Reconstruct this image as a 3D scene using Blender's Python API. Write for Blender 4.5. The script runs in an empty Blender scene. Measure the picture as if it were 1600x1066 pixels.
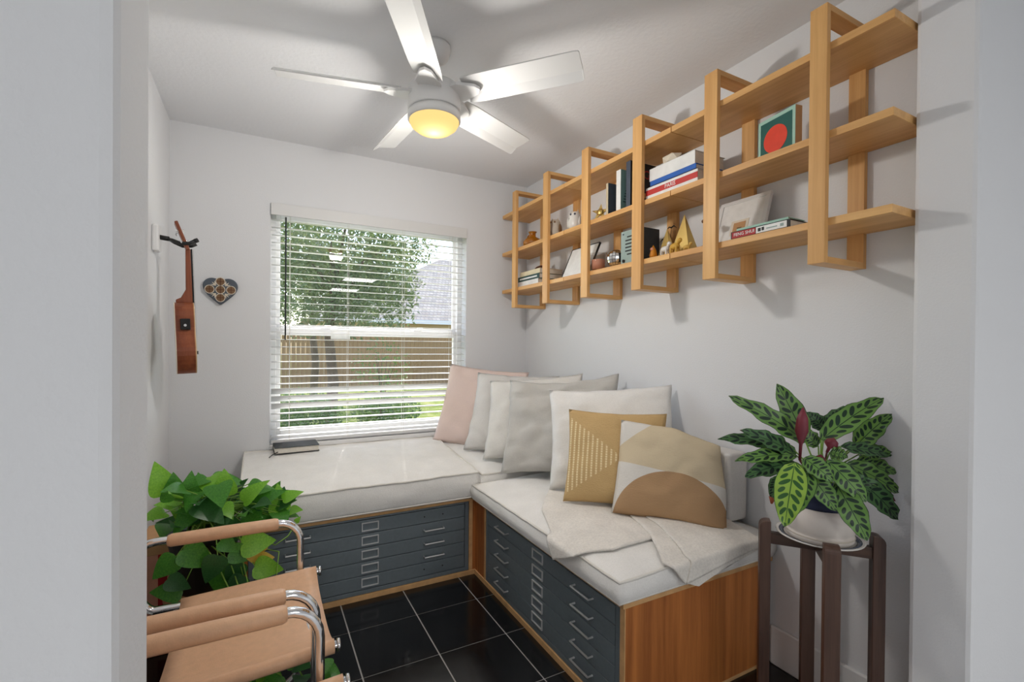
import bpy, bmesh, math, random
from mathutils import Vector, Matrix, noise
R = random.Random(7)
sc = bpy.context.scene
COL = sc.collection
PI = math.pi

# ------------------------------------------------------------------ camera
CAM = Vector((-1.7975, -3.0112, 1.2314))
yaw, pit, rol = 0.470496, -0.006635, 0.008304
FPX, SX, SY = 717.573, -27.025, 13.212
F_ = Vector((math.sin(yaw)*math.cos(pit), math.cos(yaw)*math.cos(pit), math.sin(pit)))
r_ = Vector((math.cos(yaw), -math.sin(yaw), 0)); u_ = r_.cross(F_)
RT = r_*math.cos(rol) + u_*math.sin(rol); UP = u_*math.cos(rol) - r_*math.sin(rol)
cd = bpy.data.cameras.new('camera'); cam = bpy.data.objects.new('camera', cd); COL.objects.link(cam)
cd.sensor_width = 36; cd.lens = FPX/1600*36; cd.shift_x = -SX/1600; cd.shift_y = SY/1600; cd.clip_start = 0.02; cd.clip_end = 300
m3 = Matrix((RT, UP, -F_)).transposed()
cam.matrix_world = Matrix.Translation(CAM) @ m3.to_4x4()
sc.camera = cam

# ------------------------------------------------------------------ world, sun, exposure
sc.view_settings.view_transform = 'Standard'; sc.view_settings.look = 'None'
sc.view_settings.gamma = 1.0; sc.view_settings.use_curve_mapping = False
sc.view_settings.exposure = 1.02
w = bpy.data.worlds.new('world'); sc.world = w; w.use_nodes = True
nt = w.node_tree; nt.nodes.clear()
sky = nt.nodes.new('ShaderNodeTexSky'); sky.sky_type = 'NISHITA'; sky.sun_disc = False
sky.sun_elevation = math.radians(52); sky.sun_rotation = math.radians(-10); sky.air_density = 1.0; sky.dust_density = 1.6; sky.ozone_density = 1.0
bg = nt.nodes.new('ShaderNodeBackground'); bg.inputs[1].default_value = 0.33
wo = nt.nodes.new('ShaderNodeOutputWorld')
nt.links.new(sky.outputs[0], bg.inputs[0]); nt.links.new(bg.outputs[0], wo.inputs[0])
sl = bpy.data.lights.new('sun_offscreen', 'SUN'); sl.energy = 3.4; sl.angle = math.radians(0.6); sl.color = (1, .95, .86)
sun = bpy.data.objects.new('sun_offscreen', sl); COL.objects.link(sun)
sdir = Vector((-0.16, -0.62, -0.80)).normalized()
sun.rotation_euler = (-sdir).to_track_quat('Z', 'Y').to_euler(); sun.location = (2, 9, 9)

# the lit room behind the camera: unseen lights added for its assumed ceiling lamps
for lx_, ly_ in ((-2.2, -5.4), (-.2, -5.4), (-2.2, -7.0), (-.2, -7.0)):
    ld = bpy.data.lights.new('next_room_light_offscreen', 'AREA'); ld.shape = 'SQUARE'; ld.size = .55; ld.energy = 9.0; ld.color = (1, .985, .965)
    lo = bpy.data.objects.new('next_room_light_offscreen', ld); COL.objects.link(lo); lo.location = (lx_, ly_, 2.42)

# ------------------------------------------------------------------ pixel helpers (pixel -> point on a plane)
def ray(a, b): return F_ + RT*((a-800-SX)/FPX) - UP*((b-533-SY)/FPX)
def pX(a, b, x): d = ray(a, b); return CAM + d*((x-CAM.x)/d.x)
def pY(a, b, y): d = ray(a, b); return CAM + d*((y-CAM.y)/d.y)
def pZ(a, b, z): d = ray(a, b); return CAM + d*((z-CAM.z)/d.z)
def pD(a, b, fwd): return CAM + ray(a, b)*fwd

# ------------------------------------------------------------------ materials
MATS = {}
def S(r, g, b):
    f = lambda c: (c/255/12.92 if c/255 <= .04045 else ((c/255+.055)/1.055)**2.4)
    return (f(r), f(g), f(b), 1)
def base(name, col, rough=.6, metal=0., spec=.5):
    m = bpy.data.materials.new(name); m.use_nodes = True
    b = m.node_tree.nodes['Principled BSDF']
    b.inputs['Base Color'].default_value = col; b.inputs['Roughness'].default_value = rough
    b.inputs['Metallic'].default_value = metal; b.inputs['Specular IOR Level'].default_value = spec
    MATS[name] = m; return m, m.node_tree, b
def coords(t, scale=(1, 1, 1), rot=(0, 0, 0)):
    tc = t.nodes.new('ShaderNodeTexCoord'); mp = t.nodes.new('ShaderNodeMapping')
    mp.inputs['Scale'].default_value = scale; mp.inputs['Rotation'].default_value = rot
    t.links.new(tc.outputs['Object'], mp.inputs[0]); return mp.outputs[0]
def noi(t, vec, scale, detail=3, rough=.5):
    n = t.nodes.new('ShaderNodeTexNoise'); n.inputs['Scale'].default_value = scale
    n.inputs['Detail'].default_value = detail; n.inputs['Roughness'].default_value = rough
    t.links.new(vec, n.inputs['Vector']); return n.outputs['Fac']
def ramp(t, fac, stops):
    r = t.nodes.new('ShaderNodeValToRGB'); e = r.color_ramp.elements
    while len(e) < len(stops): e.new(.5)
    for k, (p_, c) in enumerate(stops): e[k].position = p_; e[k].color = c
    t.links.new(fac, r.inputs[0]); return r.outputs[0]
def bump(t, b, fac, strength, dist=.002):
    n = t.nodes.new('ShaderNodeBump'); n.inputs['Strength'].default_value = strength; n.inputs['Distance'].default_value = dist
    t.links.new(fac, n.inputs['Height']); t.links.new(n.outputs[0], b.inputs['Normal'])
def plain(name, col, rough=.6, metal=0., spec=.5, var=0., bmp=0., bs=80):
    m, t, b = base(name, col, rough, metal, spec)
    if var or bmp:
        v = coords(t); f = noi(t, v, bs)
        if var:
            f2 = noi(t, v, bs*.2)
            lo = tuple(c*(1-var) for c in col[:3])+(1,); hi = tuple(min(1, c*(1+var)) for c in col[:3])+(1,)
            t.links.new(ramp(t, f2, [(.3, lo), (.7, hi)]), b.inputs['Base Color'])
        if bmp: bump(t, b, f, bmp)
    return m
def wood(name, c1, c2, axis, rough=.45, fine=1.):
    m, t, b = base(name, c1, rough, 0, .35)
    s = [34*fine]*3; s[axis] = 1.6*fine
    v = coords(t, s); f = noi(t, v, 1., 5, .65)
    s2 = [7*fine]*3; s2[axis] = .7*fine
    v2 = coords(t, s2); g = noi(t, v2, 1., 3, .6)
    mx = t.nodes.new('ShaderNodeMath'); mx.operation = 'ADD'; t.links.new(f, mx.inputs[0]); t.links.new(g, mx.inputs[1])
    mu = t.nodes.new('ShaderNodeMath'); mu.operation = 'MULTIPLY'; mu.inputs[1].default_value = .5; t.links.new(mx.outputs[0], mu.inputs[0])
    t.links.new(ramp(t, mu.outputs[0], [(.38, c2), (.62, c1)]), b.inputs['Base Color'])
    bump(t, b, f, .15, .001); return m
def fabric(name, c, var=.06, weave=900, bmp=.5, rough=.95):
    m, t, b = base(name, c, rough, 0, .1)
    v = coords(t, (1, 1, 1)); f = noi(t, v, weave*.25, 2); g = noi(t, v, 9, 4)
    lo = tuple(x*(1-var) for x in c[:3])+(1,); hi = tuple(min(1, x*(1+var)) for x in c[:3])+(1,)
    mx = t.nodes.new('ShaderNodeMath'); mx.operation = 'ADD'; t.links.new(f, mx.inputs[0]); t.links.new(g, mx.inputs[1])
    mu = t.nodes.new('ShaderNodeMath'); mu.operation = 'MULTIPLY'; mu.inputs[1].default_value = .5; t.links.new(mx.outputs[0], mu.inputs[0])
    t.links.new(ramp(t, mu.outputs[0], [(.35, lo), (.65, hi)]), b.inputs['Base Color'])
    bump(t, b, mu.outputs[0], bmp, .003)
    b.inputs['Sheen Weight'].default_value = .15
    return m

plain('wall', S(232, 233, 235), .85, 0, .2, 0, .35, 160)
plain('ceiling', S(236, 237, 239), .9, 0, .2, 0, .8, 55)
plain('trim', S(240, 240, 240), .45)
plain('pale_floor', S(206, 208, 210), .5, 0, .4, .05, .1, 20)
plain('grout', S(176, 174, 172), .9)
def tilemat():
    m, t, b = base('tile', (.006, .006, .007, 1), .16, 0, .5)
    v = coords(t); f = noi(t, v, 60, 4)
    t.links.new(ramp(t, f, [(.3, (.004, .004, .005, 1)), (.75, (.010, .010, .011, 1))]), b.inputs['Base Color'])
    t.links.new(ramp(t, noi(t, v, 7, 3), [(.3, (.12, .12, .12, 1)), (.7, (.24, .24, .24, 1))]), b.inputs['Roughness'])
    bump(t, b, noi(t, v, 25, 3), .06, .002)
tilemat()
OAK1, OAK2 = S(234, 186, 122), S(206, 152, 92)
for k, a in enumerate('xyz'): wood('oak_'+a, OAK1, OAK2, k)
PLY1, PLY2 = S(198, 124, 64), S(134, 74, 36)
for k, a in enumerate('xyz'): wood('ply_'+a, PLY1, PLY2, k, .5, .8)
plain('ply_edge', S(206, 162, 112), .7, 0, .3, .12, .2, 120)
wood('walnut', S(104, 78, 66), S(58, 40, 34), 2, .4)
wood('walnut_x', S(92, 68, 56), S(52, 34, 28), 0, .4)
wood('mahogany', S(150, 84, 54), S(112, 56, 36), 2, .35, 1.2)
wood('fence_wood', S(178, 140, 100), S(136, 102, 70), 2, .85, .6)
wood('stool_wood', S(190, 140, 90), S(150, 100, 60), 2, .5)
plain('steel_grey', S(112, 122, 128), .4, .2, .5, .05, .12, 300)
plain('steel_dark', S(40, 43, 46), .5, .2)
plain('chrome', (.82, .82, .83, 1), .09, 1.)
plain('nickel', (.6, .6, .6, 1), .3, .75)
plain('label_metal', S(205, 205, 205), .35, .35)
plain('black_metal', (.02, .02, .02, 1), .4, .3)
plain('black_plastic', (.012, .012, .013, 1), .45)
plain('white_plastic', S(238, 238, 238), .35)
plain('white_paint', S(226, 226, 225), .38)
plain('blade_white', S(226, 226, 225), .22)
plain('slat_white', S(240, 240, 238), .4)
plain('paper', S(228, 222, 210), .9, 0, .2, .05, .2, 400)
plain('cord', S(225, 222, 215), .9)
plain('leather', S(222, 178, 142), .42, 0, .45, .05, .25, 260)
plain('leather_edge', S(150, 102, 70), .5)
fabric('linen_light', S(238, 236, 232)); fabric('linen_grey', S(220, 217, 213))
fabric('linen_pale', S(226, 223, 217)); fabric('linen_pink', S(230, 208, 199), .04)
fabric('linen_mid', S(198, 195, 189)); fabric('piping', S(226, 222, 214))
fabric('throw', S(230, 225, 217), .1, 500, 1.0)
def glassmat(name, col=(1, 1, 1, 1), rough=0., trans=.95):
    m = bpy.data.materials.new(name); m.use_nodes = True; t = m.node_tree; t.nodes.clear()
    o = t.nodes.new('ShaderNodeOutputMaterial'); mix = t.nodes.new('ShaderNodeMixShader'); tr = t.nodes.new('ShaderNodeBsdfTransparent')
    gl = t.nodes.new('ShaderNodeBsdfGlossy'); gl.inputs['Roughness'].default_value = rough; tr.inputs[0].default_value = col
    lw = t.nodes.new('ShaderNodeLayerWeight'); pw = t.nodes.new('ShaderNodeMath'); pw.operation = 'POWER'; pw.inputs[1].default_value = 4
    ma = t.nodes.new('ShaderNodeMath'); ma.operation = 'MULTIPLY_ADD'; ma.inputs[1].default_value = .6; ma.inputs[2].default_value = .035
    t.links.new(lw.outputs['Facing'], pw.inputs[0]); t.links.new(pw.outputs[0], ma.inputs[0]); t.links.new(ma.outputs[0], mix.inputs[0]); t.links.new(tr.outputs[0], mix.inputs[1]); t.links.new(gl.outputs[0], mix.inputs[2]); t.links.new(mix.outputs[0], o.inputs[0])
    MATS[name] = m
glassmat('pane'); glassmat('jar_glass', (.93, .93, .93, 1), .02)
m, t, b = base('amber_glass', S(214, 140, 30), .06); b.inputs['Transmission Weight'].default_value = .55
m, t, b = base('lamp_lens', S(34, 28, 18), .6, 0, .0); b.inputs['Emission Color'].default_value = (1, .66, .24, 1); b.inputs['Emission Strength'].default_value = .58
for n_, c_ in dict(white=(235, 235, 233), cream=(226, 212, 178), navy=(30, 40, 70), blue=(36, 98, 186), red=(196, 52, 46), crimson=(170, 26, 30), teal=(150, 196, 194),
                   darkgreen=(44, 78, 74), slate=(70, 78, 92), black=(22, 21, 22), mint=(168, 208, 192), deepgreen=(22, 92, 84), scarlet=(232, 66, 38), peach=(232, 160, 128),
                   sage=(150, 168, 164), charcoal=(58, 62, 64), brown=(92, 52, 32), tan=(196, 150, 104), gold=(206, 160, 62), ochre=(214, 176, 90), greyheart=(84, 92, 102),
                   cafe=(128, 98, 68), bone=(226, 216, 198), amber=(214, 138, 30), stone=(196, 186, 172), pinkbox=(222, 160, 132), soil=(48, 34, 24), beige=(206, 190, 160)).items():
    plain(n_, S(*c_), .55, 0, .4, .05, .1, 150)
plain('brass', (.68, .48, .16, 1), .35, .85)
plain('ceramic', S(226, 222, 216), .25, 0, .5, .05, 0, 60)
plain('ceramic_pot', S(222, 214, 206), .5, 0, .4, .04, .2, 90)
plain('blue_plate', S(62, 72, 92), .2)
plain('silver_ball', (.8, .8, .8, 1), .08, 1.)
plain('stem', S(120, 160, 60), .5); plain('stem_red', S(120, 60, 50), .5)
plain('bark', S(100, 82, 64), .9, 0, .2, .25, .8, 30)
def leafmat(name, c1, c2, rough=.35, trans=.25, sc_=18):
    m, t, b = base(name, c1, rough, 0, .4)
    v = coords(t); t.links.new(ramp(t, noi(t, v, sc_, 3), [(.3, c2), (.7, c1)]), b.inputs['Base Color'])
    b.inputs['Subsurface Weight'].default_value = 0
    tl = t.nodes.new('ShaderNodeBsdfTranslucent'); tl.inputs[0].default_value = tuple(min(1, x*1.6) for x in c1[:3])+(1,)
    mx = t.nodes.new('ShaderNodeMixShader'); mx.inputs[0].default_value = trans
    o = t.nodes['Material Output']; t.links.new(b.outputs[0], mx.inputs[1]); t.links.new(tl.outputs[0], mx.inputs[2]); t.links.new(mx.outputs[0], o.inputs[0])
leafmat('pothos', S(86, 152, 52), S(44, 104, 34)); leafmat('pothos_light', S(140, 196, 62), S(96, 160, 44)); leafmat('pothos_dark', S(60, 112, 58), S(38, 80, 40)); leafmat('pothos_yellow', S(230, 192, 90), S(206, 160, 60))
leafmat('tree_leaf', S(116, 130, 84), S(56, 74, 42), .5, .3, 3); leafmat('shrub_leaf', S(104, 132, 66), S(46, 70, 36), .5, .3, 5)
def rattle(name, light, dark):
    # rattlesnake-plant leaf: UV y along the leaf, UV x across; dark ovals alternate along both sides of the midrib
    m, t, b = base(name, light, .38, 0, .4)
    N, L = t.nodes, t.links
    uv = N.new('ShaderNodeTexCoord'); sp = N.new('ShaderNodeSeparateXYZ'); L.new(uv.outputs['UV'], sp.inputs[0])
    def mt(op, a, b2=None):
        n = N.new('ShaderNodeMath'); n.operation = op
        for k, q in enumerate((a, b2)):
            if q is None: continue
            if isinstance(q, (int, float)): n.inputs[k].default_value = q
            else: L.new(q, n.inputs[k])
        return n.outputs[0]
    xs = mt('ABSOLUTE', mt('SUBTRACT', sp.outputs[0], .5))            # 0 midrib .. .5 edge
    yy = mt('SUBTRACT', mt('MULTIPLY', sp.outputs[1], 9.), mt('MULTIPLY', xs, 2.6))
    cell = mt('FLOOR', yy); fr = mt('SUBTRACT', mt('FRACT', yy), .5)
    odd = mt('MODULO', mt('ABSOLUTE', cell), 2.)
    cxx = mt('ADD', .20, mt('MULTIPLY', odd, .06)); rad = mt('SUBTRACT', .17, mt('MULTIPLY', odd, .06))
    dx = mt('DIVIDE', mt('SUBTRACT', xs, cxx), rad); dy = mt('DIVIDE', fr, .36)
    d2 = mt('ADD', mt('MULTIPLY', dx, dx), mt('MULTIPLY', dy, dy))
    spot = mt('LESS_THAN', d2, 1.); edge = mt('GREATER_THAN', xs, .475); rib = mt('LESS_THAN', xs, .018)
    tot = mt('MINIMUM', mt('ADD', mt('ADD', spot, edge), rib), 1.)
    mx = N.new('ShaderNodeMix'); mx.data_type = 'RGBA'; L.new(tot, mx.inputs[0]); mx.inputs[6].default_value = light; mx.inputs[7].default_value = dark
    geo = N.new('ShaderNodeNewGeometry'); m2 = N.new('ShaderNodeMix'); m2.data_type = 'RGBA'
    L.new(geo.outputs['Backfacing'], m2.inputs[0]); L.new(mx.outputs[2], m2.inputs[6]); m2.inputs[7].default_value = S(92, 34, 44); L.new(m2.outputs[2], b.inputs['Base Color'])
rattle('rattle', S(104, 146, 70), S(26, 52, 36)); rattle('rattle_light', S(146, 182, 72), S(48, 92, 42)); rattle('rattle_deep', S(76, 116, 68), S(20, 42, 34))
plain('leaf_purple', S(120, 46, 58), .45, 0, .4, .2, 0, 40)
plain('leaf_brown', S(150, 74, 44), .7)
def lawnmat():
    m, t, b = base('lawn', S(150, 168, 74), .95, 0, .1)
    v = coords(t); f = noi(t, v, 3.5, 6, .7)
    t.links.new(ramp(t, f, [(.3, S(86, 104, 44)), (.5, S(130, 142, 70)), (.68, S(164, 160, 104))]), b.inputs['Base Color']); bump(t, b, noi(t, v, 40, 3), 1., .05)
lawnmat()
def roofmat():
    m, t, b = base('roof', S(170, 164, 158), .9, 0, .2)
    v = coords(t, (2.2, 1, 6.)); br = t.nodes.new('ShaderNodeTexBrick'); t.links.new(v, br.inputs['Vector'])
    br.inputs['Color1'].default_value = S(176, 166, 154); br.inputs['Color2'].default_value = S(150, 141, 131); br.inputs['Mortar'].default_value = S(120, 114, 110)
    br.inputs['Scale'].default_value = 1.2; br.inputs['Mortar Size'].default_value = .03
    t.links.new(br.outputs[0], b.inputs['Base Color'])
roofmat()
plain('stucco', S(206, 190, 164), .9, 0, .2, .05, .4, 60)
def moonmat():
    # woven cushion: white ground, sand field, brown half moon; object x across, y up, +-.22
    m, t, b = base('moon_weave', S(226, 222, 214), .95, 0, .1)
    N, L = t.nodes, t.links
    tc = N.new('ShaderNodeTexCoord'); sp = N.new('ShaderNodeSeparateXYZ'); L.new(tc.outputs['Object'], sp.inputs[0])
    def mt(op, a, b2=None):
        n = N.new('ShaderNodeMath'); n.operation = op
        for k, q in enumerate((a, b2)):
            if q is None: continue
            if isinstance(q, (int, float)): n.inputs[k].default_value = q
            else: L.new(q, n.inputs[k])
        return n.outputs[0]
    x, y = sp.outputs[0], sp.outputs[1]
    def disc(cx, cy, rx, ry):
        a = mt('DIVIDE', mt('SUBTRACT', x, cx), rx); c = mt('DIVIDE', mt('SUBTRACT', y, cy), ry)
        return mt('LESS_THAN', mt('ADD', mt('MULTIPLY', a, a), mt('MULTIPLY', c, c)), 1.)
    brown = disc(.015, -.215, .225, .215)
    line = mt('ADD', y, mt('MULTIPLY', x, .10))
    sand = mt('MULTIPLY', mt('GREATER_THAN', line, -.005), mt('LESS_THAN', mt('ADD', mt('MULTIPLY', y, 1.), mt('MULTIPLY', x, -.9)), .268))
    m1 = N.new('ShaderNodeMix'); m1.data_type = 'RGBA'; L.new(sand, m1.inputs[0]); m1.inputs[6].default_value = S(228, 224, 217); m1.inputs[7].default_value = S(218, 202, 172)
    m2 = N.new('ShaderNodeMix'); m2.data_type = 'RGBA'; L.new(brown, m2.inputs[0]); L.new(m1.outputs[2], m2.inputs[6]); m2.inputs[7].default_value = S(184, 150, 114)
    L.new(m2.outputs[2], b.inputs['Base Color'])
    v = coords(t, (60, 420, 60)); bump(t, b, noi(t, v, 1., 2), .6, .003)
moonmat()
def mustardmat():
    # mustard weave with cream dashes inside two triangles
    m, t, b = base('mustard_weave', S(206, 174, 124), .95, 0, .1)
    N, L = t.nodes, t.links
    tc = N.new('ShaderNodeTexCoord'); sp = N.new('ShaderNodeSeparateXYZ'); L.new(tc.outputs['Object'], sp.inputs[0])
    def mt(op, a, b2=None):
        n = N.new('ShaderNodeMath'); n.operation = op
        for k, q in enumerate((a, b2)):
            if q is None: continue
            if isinstance(q, (int, float)): n.inputs[k].default_value = q
            else: L.new(q, n.inputs[k])
        return n.outputs[0]
    x, y = sp.outputs[0], sp.outputs[1]
    stripe = mt('LESS_THAN', mt('FRACT', mt('MULTIPLY', mt('ADD', x, .22), 1/.0205)), .38)
    dash = mt('LESS_THAN', mt('FRACT', mt('MULTIPLY', y, 95.)), .8)
    tri = mt('MULTIPLY', mt('LESS_THAN', mt('ABSOLUTE', mt('ADD', y, .005)), mt('MULTIPLY', mt('ABSOLUTE', mt('SUBTRACT', x, .035)), .72)), mt('LESS_THAN', mt('ABSOLUTE', y), .165))
    fac = mt('MULTIPLY', mt('MULTIPLY', stripe, dash), tri)
    m1 = N.new('ShaderNodeMix'); m1.data_type = 'RGBA'; L.new(fac, m1.inputs[0]); m1.inputs[6].default_value = S(206, 174, 124); m1.inputs[7].default_value = S(240, 222, 178)
    L.new(m1.outputs[2], b.inputs['Base Color'])
    v = coords(t, (90, 320, 90)); bump(t, b, noi(t, v, 1., 2), .8, .004)
mustardmat()

# ------------------------------------------------------------------ mesh builder
class MB:
    def __init__(s): s.v = []; s.f = []; s.uv = None
    def box(s, x0, x1, y0, y1, z0, z1):
        n = len(s.v)
        s.v += [(x0, y0, z0), (x1, y0, z0), (x1, y1, z0), (x0, y1, z0), (x0, y0, z1), (x1, y0, z1), (x1, y1, z1), (x0, y1, z1)]
        s.f += [tuple(n+i for i in q) for q in ((0, 3, 2, 1), (4, 5, 6, 7), (0, 1, 5, 4), (1, 2, 6, 5), (2, 3, 7, 6), (3, 0, 4, 7))]
        return s
    def tube(s, pts, r, n=8, closed=False):
        pts = [Vector(p) for p in pts]; m = len(pts); rs = r if isinstance(r, (list, tuple)) else [r]*m
        o = len(s.v); up = None
        for i, p in enumerate(pts):
            if closed: t = pts[(i+1) % m]-pts[i-1]
            else: t = pts[min(i+1, m-1)]-pts[max(i-1, 0)]
            t.normalize()
            if up is None: up = Vector((0, 0, 1)) if abs(t.z) < .9 else Vector((1, 0, 0))
            a = t.cross(up)
            if a.length < 1e-6: a = t.orthogonal()
            a.normalize(); bb = a.cross(t).normalized(); up = bb
            for k in range(n):
                q = 2*PI*k/n; s.v.append(tuple(p + (a*math.cos(q)+bb*math.sin(q))*rs[i]))
        for i in range(m if closed else m-1):
            for k in range(n):
                a0 = o+i*n+k; a1 = o+i*n+(k+1) % n; j = (i+1) % m; b0 = o+j*n+k; b1 = o+j*n+(k+1) % n
                s.f.append((a0, a1, b1, b0))
        if not closed:
            s.f.append(tuple(o+k for k in reversed(range(n)))); s.f.append(tuple(o+(m-1)*n+k for k in range(n)))
        return s
    def lathe(s, prof, n=24, c=(0, 0, 0), cap=True):
        o = len(s.v); m = len(prof)
        for r, z in prof:
            for k in range(n):
                q = 2*PI*k/n; s.v.append((c[0]+r*math.cos(q), c[1]+r*math.sin(q), c[2]+z))
        for i in range(m-1):
            for k in range(n):
                s.f.append((o+i*n+k, o+i*n+(k+1) % n, o+(i+1)*n+(k+1) % n, o+(i+1)*n+k))
        if cap and prof[0][0] > 1e-5: s.f.append(tuple(o+k for k in reversed(range(n))))
        if cap and prof[-1][0] > 1e-5: s.f.append(tuple(o+(m-1)*n+k for k in range(n)))
        return s
    def grid(s, fn, nu, nv, closed_u=False):
        o = len(s.v)
        for i in range(nu+1):
            for j in range(nv+1): s.v.append(tuple(fn(i/nu, j/nv)))
        for i in range(nu):
            for j in range(nv):
                a = o+i*(nv+1)+j; s.f.append((a, a+nv+1, a+nv+2, a+1))
        return s
    def prism(s, out, fn0, fn1):
        n = len(s.v); m = len(out)
        s.v += [tuple(fn0(*p)) for p in out]+[tuple(fn1(*p)) for p in out]
        s.f.append(tuple(n+k for k in reversed(range(m)))); s.f.append(tuple(n+m+k for k in range(m)))
        for k in range(m): s.f.append((n+k, n+(k+1) % m, n+m+(k+1) % m, n+m+k))
        return s
    def ball(s, c, r, n=12, m=8, sc=(1, 1, 1)):
        prof = [(max(1e-6, math.sin(PI*i/m)), -math.cos(PI*i/m)) for i in range(m+1)]; o = len(s.v)
        for pr, pz in prof:
            for k in range(n):
                q = 2*PI*k/n; s.v.append((c[0]+r*sc[0]*pr*math.cos(q), c[1]+r*sc[1]*pr*math.sin(q), c[2]+r*sc[2]*pz))
        for i in range(m):
            for k in range(n): s.f.append((o+i*n+k, o+i*n+(k+1) % n, o+(i+1)*n+(k+1) % n, o+(i+1)*n+k))
        return s
    def xf(s, M):
        s.v = [tuple(M @ Vector(p)) for p in s.v]; return s
    def mesh(s, name, mat, smooth=False):
        me = bpy.data.meshes.new(name); me.from_pydata(s.v, [], s.f)
        if getattr(s, 'keep', False): me.materials.append(MATS[mat]); me.polygons.foreach_set('use_smooth', [smooth]*len(me.polygons)); me.update(); return me
        bm = bmesh.new(); bm.from_mesh(me); bmesh.ops.recalc_face_normals(bm, faces=bm.faces[:]); bm.to_mesh(me); bm.free()
        me.materials.append(MATS[mat])
        if smooth: me.polygons.foreach_set('use_smooth', [True]*len(me.polygons))
        me.update(); return me
    def build(s, name, mat, parent=None, smooth=False, bevel=0, loc=None):
        o = bpy.data.objects.new(name, s.mesh(name, mat, smooth)); COL.objects.link(o)
        if parent: o.parent = parent
        if loc: o.location = loc
        if bevel:
            b = o.modifiers.new('bevel', 'BEVEL'); b.width = bevel; b.segments = 2; b.limit_method = 'ANGLE'; b.angle_limit = math.radians(40)
        return o
def tag(o, label, cat, group=None):
    o['label'] = label; o['category'] = cat
    if group: o['group'] = group
    return o
def thing(name, label, cat, loc=(0, 0, 0), rz=0, group=None):
    o = bpy.data.objects.new(name, None); COL.objects.link(o); o.location = loc; o.rotation_euler = (0, 0, rz); o.empty_display_size = .05
    return tag(o, label, cat, group)
def struct(o, kind='structure'): o['kind'] = kind; return o
def copy_tree(o, parent=None):
    c = o.copy(); COL.objects.link(c); c.parent = parent
    for ch in list(o.children): copy_tree(ch, c)
    return c
def link_mesh(name, me, parent, loc=(0, 0, 0), rot=None):
    o = bpy.data.objects.new(name, me); COL.objects.link(o); o.parent = parent; o.location = loc
    if rot: o.rotation_euler = rot
    return o
def text(name, body, size, M, mat, parent, extrude=.0006):
    cu = bpy.data.curves.new(name, 'FONT'); cu.body = body; cu.size = size; cu.extrude = extrude; cu.align_x = 'CENTER'; cu.align_y = 'CENTER'; cu.resolution_u = 2
    tmp = bpy.data.objects.new('tmp', cu); COL.objects.link(tmp); dg = bpy.context.evaluated_depsgraph_get(); dg.update()
    me = bpy.data.meshes.new_from_object(tmp.evaluated_get(dg)); bpy.data.objects.remove(tmp)
    me.transform(M); me.materials.clear(); me.materials.append(MATS[mat])
    o = bpy.data.objects.new(name, me); COL.objects.link(o); o.parent = parent; return o
def arc(c, r, a0, a1, n, ax='xz'):
    out = []
    for k in range(n+1):
        q = a0+(a1-a0)*k/n; d = {'x': 0, 'y': 0, 'z': 0}; d[ax[0]] = r*math.cos(q); d[ax[1]] = r*math.sin(q)
        out.append((c[0]+d['x'], c[1]+d['y'], c[2]+d['z']))
    return out

# ------------------------------------------------------------------ room shell
W, H = 2.2425, 2.44
YF0, YF1 = -2.51, -2.375            # front partition (with the opening the camera looks through)
XJ0, XJ1 = -1.909, -0.125
WX0, WX1, WZ0, WZ1 = -1.752, -0.497, 0.632, 2.062
AX0, AX1, AY0 = -3.6, 1.6, -8.2     # the next room, where the camera stands
fl = struct(MB().box(AX0-.1, AX1+.1, AY0-.1, .16, -.12, -.003).build('floor', 'grout'))
s_, tx, ty, g_ = 0.3006, -1.1566, -0.9864, .0030
full = MB().box(g_, s_-g_, g_, s_-g_, -.006, 0).mesh('tile', 'tile')
for i in range(-9, 9):
    for j in range(-6, 5):
        x0, x1 = tx+i*s_, tx+(i+1)*s_; y0, y1 = ty+j*s_, ty+(j+1)*s_
        lx, hx = (-W, 0) if y0 > YF1 else (XJ0, XJ1)
        ly, hy = YF0, 0
        a0, a1, b0, b1 = max(x0, lx), min(x1, hx), max(y0, ly), min(y1, hy)
        if a1-a0 < .02 or b1-b0 < .02: continue
        if a0 == x0 and a1 == x1 and b0 == y0 and b1 == y1: link_mesh('tile', full, fl, (x0, y0, 0))
        else: MB().box(a0+g_, a1-g_, b0+g_, b1-g_, -.006, 0).build('tile', 'tile', fl)
struct(MB().box(AX0, AX1, AY0, YF0, -.003, .0).build('floor_next_room', 'pale_floor'))  # unseen floor, made pale to bounce light up onto the ceiling
struct(MB().box(-W-.1, .1, YF0, .15, H, H+.12).build('ceiling', 'ceiling'))
wb = MB(); wb.box(-W-.1, WX0, 0, .15, -.1, H); wb.box(WX1, .1, 0, .15, -.1, H); wb.box(WX0, WX1, 0, .15, -.1, WZ0); wb.box(WX0, WX1, 0, .15, WZ1, H)
struct(wb.build('wall_back', 'wall'))
struct(MB().box(-W-.1, -W, YF1, 0, -.1, H).build('wall_left', 'wall'))
struct(MB().box(0, .1, YF1, 0, -.1, H).build('wall_right', 'wall'))
wf = MB(); wf.box(AX0, XJ0, YF0, YF1, -.1, H); wf.box(XJ1, AX1, YF0, YF1, -.1, H); wf.box(XJ0, XJ1, YF0, YF1, 2.3, H)
o = struct(wf.build('wall_front', 'wall', None, False, .012))
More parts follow.
